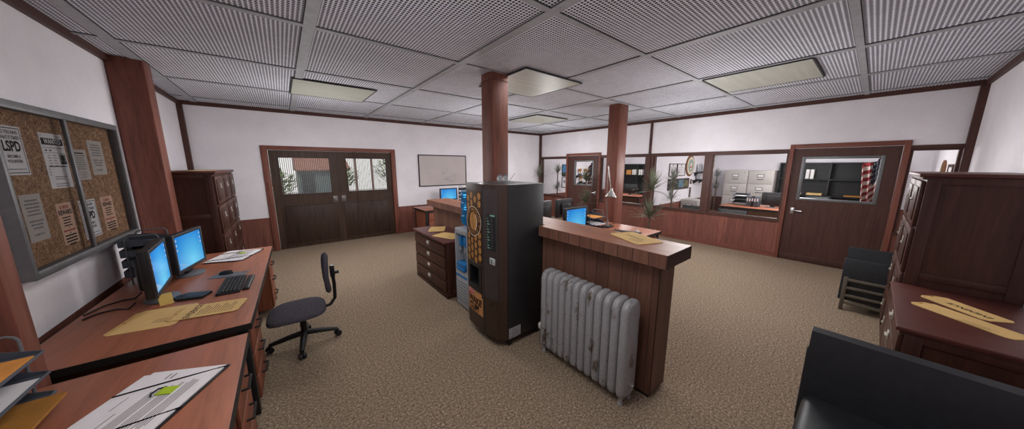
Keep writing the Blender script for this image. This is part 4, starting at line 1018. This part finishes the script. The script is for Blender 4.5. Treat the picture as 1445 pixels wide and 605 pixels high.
for i, (y, h, m) in enumerate(((6.72, .05, 'manila'), (7.42, .03, 'folder_brown'), (6.74, .035, 'label_white'))):
    sheet('paper_stack', ['tan paper stack on the office shelf through the brown door', 'thin brown paper stack on the office shelf, middle bay', 'white paper stack on the office shelf, left end'][i], 'papers', (-4.22, y + .05, z2 + (0 if i < 2 else 0) + (.0 if i != 2 else .0)) if i != 2 else (-4.22, 6.40, z2), 0, .30 if i < 2 else .22, .24, m, h)
t = thing('pen_holder', 'white cup with golden sprigs on the black office shelf', 'cup', (-4.16, 6.14, z3))
MB().lathe([(.05, 0), (.055, .10), (.05, .10), (.045, .01)], (0, 0, 0), 'label_white', 18).build('cup', t)
s = MB()
for k in range(5): leaf(s, (0, 0, .05), k * 1.3, R(72), .26, .05, 'gold', .5)
s.build('sprigs', t, smooth=None)
# left office shelf items
za = lv(1.86, 3)
for i, y in enumerate((1.38, 1.47, 1.66, 1.75)): book(['white binder in the left office, first of the row on the black shelf', 'white binder in the left office, second on the black shelf', 'white binder in the left office, third on the black shelf', 'white binder in the left office, last on the black shelf'][i], -4.10, y, za, .06, .2, .22, 'label_white')
t = thing('trophy_box', 'orange keepsake box on the black shelf of the left office', 'box', (-4.14, 1.16, za)); MB().box(-.12, 0, -.1, .1, 0, .18, 'folder_orange', .006).build('box_body', t); MB().box(-.125, .005, -.105, .105, .18, .2, 'folder_orange', .004).build('box_lid', t)

OD = make_desk('office_desk', 'office desk behind the glass with binders and a monitor', (-2.62, 5.98, 0), 0, 1.5, .95, 'wood desks with black edges')
OA = make_desk('office_desk', 'office desk behind the glass in the left office', (-2.9, 2.1, 0), 0, 1.4, .85, 'wood desks with black edges')
mon('dark monitor seen from the back on the office desk by the brown door', (-2.2, 6.24, HZ), R(10), .46, .33, .06)
mon('dark monitor seen from the back in the left office', (-2.45, 2.24, HZ), R(0), .52, .33, .06)
mon('second dark monitor seen from the back in the left office, near the narrow door', (-2.45, 1.66, HZ), R(0), .48, .33, .06)
tray_stack('on the office desk beside the standing binders', (-2.20, 5.55, HZ), R(180), [(2, 'paper_stack', 'papers in the office letter tray', 'papers', 'paper', 0)], W=.30, gap=.095)
for i in range(5):
    book(['grey binder standing on the office desk, first beside the letter tray', 'grey binder standing on the office desk, second of five', 'grey binder standing on the office desk, third of five', 'grey binder standing on the office desk, fourth of five', 'grey binder standing on the office desk, last beside the monitor'][i], -2.02, 5.76 + i * .052, HZ, .046, .22, .27 - .015 * (i % 2), 'binder_grey' if i != 2 else 'shelf_black', group='binders on the office desk')
t = thing('executive_chair', 'black leather office chair with curved wooden arms behind the office desk', 'chair', (-3.25, 6.86, 0), R(-10))
MB().box(-.25, .25, -.26, .26, .42, .52, 'black_leather', .045, 4).build('seat', t); MB().box(-.33, -.22, -.25, .25, .50, 1.0, 'black_leather', .05, 4).build('backrest', t)
for s in (-1, 1): MB().tube([(-.25, s * .30, .86), (-.10, s * .31, .84), (.10, s * .31, .78), (.24, s * .30, .68), (.22, s * .30, .50), (.0, s * .27, .45)], .02, 'oak_arm', 8).build('arm', t)
MB().lathe([(.03, .08), (.03, .42)], (0, 0, 0), 'black_metal', 12).build('column', t)
for k in range(5):
    a = R(72 * k); MB().tube([(0, 0, .10), (.30 * math.cos(a), .30 * math.sin(a), .055)], [.026, .018], 'black_plastic', 8).lathe([(.027, -.02), (.027, .02)], (0, 0, 0), 'black_plastic', 12, T((.30 * math.cos(a), .30 * math.sin(a), .028), a, R(90))).build('base_arm', t)
armchair('black chair back just above the sill of the window with the filing cabinets', (-.42, 5.84, 0), R(180), .54)
armchair('black chair back just above the sill of the window with the certificates', (-.42, 5.05, 0), R(180), .50)

# pictures and shelves: facing +y on a wall plane y0
def frame_pic(name, label, x0, x1, z0, z1, y0, fm, pm, mb=None, cat='picture', border=.02, mat_board=None):
    t = thing(name, label, cat, ((x0 + x1) / 2, y0, z0))
    f = MB()
    for a in (x0, x1 - border): f.box(a, a + border, y0 + .001, y0 + .025, z0, z1, fm, .003)
    for a in (z0, z1 - border): f.box(x0 + border, x1 - border, y0 + .001, y0 + .025, a, a + border, fm, .003)
    f.build('frame', t, True)
    p = MB().box(x0 + border, x1 - border, y0 + .001, y0 + .012, z0 + border, z1 - border, pm)
    if mb: mb(p)
    p.build('picture', t, True)
    return t
def wall_set(y0, where, k):
    def cert(p, xa, xb):
        for j in range(4): p.box(xa + .08 + .03 * (j % 2), xb - .08 - .03 * (j % 2), y0 + .012, y0 + .013, 1.58 + j * .05, 1.59 + j * .05, 'ink_grey')
        p.box((xa + xb) / 2 - .04, (xa + xb) / 2 + .04, y0 + .012, y0 + .013, 1.78, 1.82, 'ink_grey')
    if k == 'B':
        frame_pic('framed_certificate', 'framed certificate nearer the glass on the office wall', -1.52, -1.03, 1.49, 1.855, y0, 'trim_wood_z', 'paper', lambda p: cert(p, -1.52, -1.03), 'certificate')
        frame_pic('framed_certificate', 'framed certificate beside the round wooden emblem', -2.11, -1.55, 1.49, 1.855, y0, 'trim_wood_z', 'paper', lambda p: cert(p, -2.11, -1.55), 'certificate')
        def land(p):
            p.box(-2.47, -1.9, y0 + .012, y0 + .0125, 1.15, 1.26, 'paint_earth').box(-2.1, -1.75, y0 + .0125, y0 + .013, 1.14, 1.38, 'paint_muted').box(-2.45, -2.2, y0 + .0125, y0 + .013, 1.2, 1.34, 'paint_earth')
        frame_pic('framed_painting', 'wide dark landscape painting under the certificates', -2.49, -1.03, 1.09, 1.415, y0, 'trim_wood', 'paint_dark', land, 'painting', .03)
        t = thing('wall_emblem', 'oval wooden emblem with a pale coloured seal on the office wall', 'emblem', (-2.47, y0, 1.46))
        mt = T((-2.475, y0 + .001, 1.79), 0, R(-90)) @ Matrix.Diagonal((1, 1, 1, 1))
        MB().lathe([(.0, 0), (.325, 0), (.325, .02), (.29, .035), (.27, .03), (0, .03)], (0, 0, 0), 'plaque_wood', 36, mt).build('wood_ring', t, True)
        s = MB().lathe([(0, .031), (.27, .031), (.27, .034), (0, .034)], (0, 0, 0), 'emblem_cream', 30, mt).lathe([(0, .035), (.2, .035), (.2, .037), (0, .037)], (0, 0, 0), 'emblem_teal', 30, mt)
        s.prism([(-.09, .06), (.0, .13), (.09, .06), (.06, -.06), (0, -.11), (-.06, -.06)], .038, .041, 'emblem_cream', mt).prism([(-.09, .0), (.10, .03), (.10, .08), (-.09, .05)], .042, .044, 'emblem_red', mt); s.build('seal', t, True)
        for i, z in enumerate((1.22, .96, .80)):
            t = thing('wall_plaque', ['small dark plaque, topmost of three beside the painting', 'small dark plaque, middle of three beside the painting', 'small dark plaque, lowest of three beside the painting'][i], 'plaque', (-2.67, y0, z), 0, 'three small wall plaques')
            MB().box(-2.73, -2.61, y0 + .001, y0 + .018, z, z + .15, 'mahogany', .005).build('board', t, True); MB().box(-2.70, -2.64, y0 + .018, y0 + .021, z + .04, z + .11, 'pull_nickel', .002).build('badge', t, True)
        shelves = ((-3.86, -2.82, 1.575), (-3.47, -2.77, 1.33)); tr = ((-3.05, 1.59), (-3.45, 1.59), (-3.05, 1.345))
    else:
        frame_pic('framed_picture', 'small blue landscape picture in the left office', -1.52, -1.20, 1.36, 1.84, y0, 'shelf_black', 'paint_sky', lambda p: p.box(-1.5, -1.22, y0 + .012, y0 + .013, 1.38, 1.52, 'paint_dark'), 'picture')
        frame_pic('framed_picture', 'small white framed notice under the blue picture in the left office', -1.50, -1.20, .92, 1.33, y0, 'shelf_black', 'paper', lambda p: p.box(-1.40, -1.30, y0 + .012, y0 + .013, 1.1, 1.22, 'ink_grey'), 'picture')
        shelves = ((-2.95, -2.0, 1.39), (-2.7, -2.15, 1.08)); tr = ((-2.22, 1.405), (-2.60, 1.405), (-2.3, 1.095))
    for i, (a, c, z) in enumerate(shelves):
        t = thing('wall_shelf', ('upper' if i == 0 else 'lower') + ' small dark wall shelf in the ' + where, 'shelf', ((a + c) / 2, y0, z), 0, 'small dark wall shelves')
        MB().box(a, c, y0 + .001, y0 + .2, z - .02, z + .005, 'shelf_black', .003).build('board', t, True)
        for x in (a + .1, c - .1): MB().prism([(0, 0), (.14, 0), (0, -.1)], -.01, .01, 'shelf_black', T((x, y0 + .001, z - .02)) @ Matrix(((0, 0, 1, 0), (1, 0, 0, 0), (0, 1, 0, 0), (0, 0, 0, 1)))).build('bracket', t, True)
    for i, (x, z) in enumerate(tr):
        if k == 'B':
            t = thing('glass_award', ['pale glass award on the upper office shelf, nearer the emblem', 'pale glass award on the upper office shelf, farther from the emblem', 'pale glass award on the lower office shelf'][i], 'award', (x, y0 + .1, z), 0, 'pale glass awards')
            MB().box(-.11, .11, -.06, .06, 0, .02, 'shelf_black', .004).build('base', t); ah = .27 if i < 2 else .17; MB().prism([(-.10, .02), (.08, .02), (.06, ah), (-.03, ah)], -.015, .015, 'cooler_grey', Matrix(((1, 0, 0, 0), (0, 0, 1, 0), (0, 1, 0, 0), (0, 0, 0, 1)))).build('plate', t)
        else:
            t = thing('trophy', ['golden trophy on the upper shelf behind the narrow door, left one', 'golden trophy on the upper shelf behind the narrow door, right one', 'golden trophy on the lower shelf behind the narrow door'][i], 'trophy', (x, y0 + .1, z), 0, 'golden trophies')
            MB().lathe([(.07, 0), (.07, .05), (.05, .06)], (0, 0, 0), 'shelf_black', 16).build('base', t); MB().lathe([(.02, .06), (.015, .12), (.05, .18), (.06, .26), (.055, .26), (.03, .18)], (0, 0, 0), 'gold', 18).tube([(.05, 0, .25), (.09, 0, .23), (.05, 0, .17)], .006, 'gold', 6).tube([(-.05, 0, .25), (-.09, 0, .23), (-.05, 0, .17)], .006, 'gold', 6).build('cup', t)
wall_set(4.13, 'right office', 'B'); wall_set(0.0, 'left office', 'A')

# wall things on the far right office wall (faces -y)
def right_wall_pics():
    y = LY
    for i, (x0, x1) in enumerate(((-1.62, -1.10), (-.98, -.55))):
        t = thing('framed_photo', ['small framed photo behind the corner window beside the arched plaque', 'small framed photo behind the corner window nearest the glass'][i], 'photo', ((x0 + x1) / 2, y, 1.5), 0, 'two framed photos')
        f = MB()
        for a in (x0, x1 - .05): f.box(a, a + .05, y - .025, y - .001, 1.42, 1.82, 'trim_wood_z', .004)
        for a in (1.42, 1.77): f.box(x0 + .05, x1 - .05, y - .025, y - .001, a, a + .05, 'trim_wood', .004)
        f.build('frame', t, True); MB().box(x0 + .05, x1 - .05, y - .015, y - .001, 1.47, 1.77, 'paper').box(x0 + .14, x1 - .14, y - .016, y - .0151, 1.5, 1.68, 'ink_brown').build('picture', t, True)
    t = thing('wall_plaque', 'arched wooden plaque behind the corner window', 'plaque', (-2.25, y, 1.4))
    pts = [(-.22, 0), (.22, 0), (.22, .28)] + [(.22 * math.cos(R(a)), .28 + .2 * math.sin(R(a))) for a in range(15, 180, 15)] + [(-.22, .28)]
    MB().prism(pts, 0, .025, 'plaque_wood', T((-2.25, y - .001, 1.42), 0, R(90))).build('board', t, True)
    MB().prism([(x * .6, z * .75 + .06) for x, z in pts], 0, .006, 'ink_brown', T((-2.25, y - .0262, 1.42), 0, R(90))).build('badge', t, True)
right_wall_pics()

# flags on poles
def flag(label, loc, rz, seed, Ht=2.05):
    t = thing('flag_on_pole', label, 'flag', loc, rz)
    MB().lathe([(.16, 0), (.16, .02), (.05, .05), (.02, .08)], (0, 0, 0), 'gold', 22).build('base', t)
    MB().lathe([(.014, .06), (.014, Ht)], (0, 0, 0), 'oak_arm', 10).lathe([(.014, Ht), (.035, Ht + .03), (.014, Ht + .09), (.0, Ht + .12)], (0, 0, 0), 'gold', 12).build('pole', t)
    # hanging cloth, gathered into folds; stripes run along the fly, the canton sits by the pole top
    W, Hh, nx, ny = 1.25, .80, 65, 26
    V = []; mats = []; F = []
    for i in range(nx + 1):
        u = i / nx
        for j in range(ny + 1):
            v = j / ny
            x = .014 + (.37 - .08 * v) * u + .022 * math.sin(u * 22 + v) * min(1, u * 4); y = (.045 + .03 * v) * math.sin(u * 20 + v * 1.6) * min(1, u * 3)
            z = Ht - .04 - v * Hh - (.22 + .38 * v) * u + .02 * math.sin(u * 9)
            V.append((x, y, z))
    b = MB()
    grp = {'flag_red': [], 'flag_white': [], 'flag_blue': []}
    for i in range(nx):
        for j in range(ny):
            f = (i * (ny + 1) + j, (i + 1) * (ny + 1) + j, (i + 1) * (ny + 1) + j + 1, i * (ny + 1) + j + 1)
            if i < nx * .55 and j < 14: grp['flag_white' if (i % 4 == 2 and j % 3 == 1) else 'flag_blue'].append(f)
            else: grp['flag_red' if (j // 2) % 2 == 0 else 'flag_white'].append(f)
    for m, fs in grp.items(): b.add(V, fs, m)
    b.build('cloth', t, smooth=60)
flag('striped flag with a starry blue corner on a pole behind the brown office door', (-3.1, 7.93, 0), R(-75), 1, 2.06)
flag('dark furled striped flag on a pole behind the narrow brown door', (-1.3, 1.42, 0), R(-120), 2, 2.0)

# ------------------------------------------------------------------ outside the street door
def outside():
    g = MB().box(-6, 20, -24, -.13, -.2, -.02, 'asphalt').build('ground'); g['kind'] = 'structure'
    t = thing('low_house', 'low dark green building with a brown tiled roof beyond the glazed doors', 'building', (6.3, -9, -.02))
    MB().box(5.0, 6.95, -11.5, -8.6, -.02, 1.62, 'green_siding').build('wall', t, True)
    MB().prism([(-8.4, 1.56), (-8.4, 1.62), (-10.0, 2.30), (-11.6, 1.62), (-11.6, 1.56)], 4.85, 7.05, 'roof_tile', Matrix(((0, 0, 1, 0), (1, 0, 0, 0), (0, 1, 0, 0), (0, 0, 0, 1)))).build('roof', t, True)
    MB().box(6.35, 6.85, -8.6, -8.56, -.02, 1.4, 'seal_dark').build('door', t, True)
    t = thing('white_building', 'large white building filling the view beyond the glazed doors', 'building', (4, -18, -.02))
    MB().box(-4, 14, -21, -17, -.02, 6.0, 'plaster_white').build('wall', t, True)
    MB().box(-4.1, 14.1, -21.1, -16.9, 6.0, 6.2, 'file_grey').build('parapet', t, True)
    for i, x in enumerate((4.87, 5.42)):
        tag(MB().box(x - .035, x + .035, -4.03, -3.97, -.02, 2.6, 'post_wood').box(x - .06, x + .06, -4.06, -3.94, -.02, .06, 'post_wood').build('porch_post', loc=(x, -4, -.02)), ['brown porch post outside the right door pane, farther right', 'brown porch post outside the right door pane, farther left'][i], 'post', 'brown porch posts')
    def bush(label, x, y, r, h, seed, n=260):
        rnd = random.Random(seed); t = thing('shrub', label, 'shrub', (x, y, -.02))
        b = MB()
        for k in range(n):
            a = rnd.uniform(0, 2 * PI); u = rnd.uniform(-1, 1); q = rnd.uniform(.55, 1) * r; s = math.sqrt(1 - u * u)
            o = Vector((q * s * math.cos(a), q * s * math.sin(a), h - r + q * u)); leaf(b, o, a, R(rnd.uniform(-20, 60)), .22, .07, 'outdoor_leaf', .5)
        b.build('foliage', t, smooth=None); MB().tube([(0, 0, 0), (0, 0, h - r * .6)], [.05, .03], 'trunk', 8).build('stem', t)
    bush('grey-green shrub outside the left end of the left door pane', 7.55, -4.5, .42, 1.65, 11); bush('shrub outside the left end of the right door pane', 5.62, -4.6, .36, 1.75, 12); bush('leafy tree outside the right end of the right door pane', 4.05, -4.8, .62, 2.2, 13)
outside()

# ------------------------------------------------------------------ world and camera
w = bpy.data.worlds.new('World'); SC.world = w; w.use_nodes = True
bg = w.node_tree.nodes['Background']; bg.inputs['Color'].default_value = (.86, .88, .92, 1); bg.inputs['Strength'].default_value = 1.3
sl = bpy.data.lights.new('Sun', 'SUN'); sl.energy = 2.2; sl.angle = R(6); so = bpy.data.objects.new('Sun', sl); COL.objects.link(so); so.rotation_euler = (R(-38), R(12), 0); so.location = (4, 2, 12)

cam = bpy.data.cameras.new('Camera'); co = bpy.data.objects.new('Camera', cam); COL.objects.link(co)
F_PX, YAW, PITCH = 404.0, R(51.511), R(9.72)
hd = Vector((-math.cos(YAW), -math.sin(YAW), 0)); fw = hd * math.cos(PITCH) + Vector((0, 0, -math.sin(PITCH)))
rt = hd.cross(Vector((0, 0, 1))).normalized(); up = rt.cross(fw)
co.matrix_world = Matrix.Translation((7.519, 7.775, 1.8)) @ Matrix((rt, up, -fw)).transposed().to_4x4()
cam.sensor_fit = 'HORIZONTAL'; cam.sensor_width = 36; cam.lens = 36 * F_PX / 1445; cam.clip_start = .02; cam.clip_end = 100
SC.camera = co
SC.view_settings.view_transform = 'Standard'; SC.view_settings.look = 'None'; SC.view_settings.gamma = 1; SC.view_settings.exposure = 0
SC.view_settings.use_curve_mapping = False
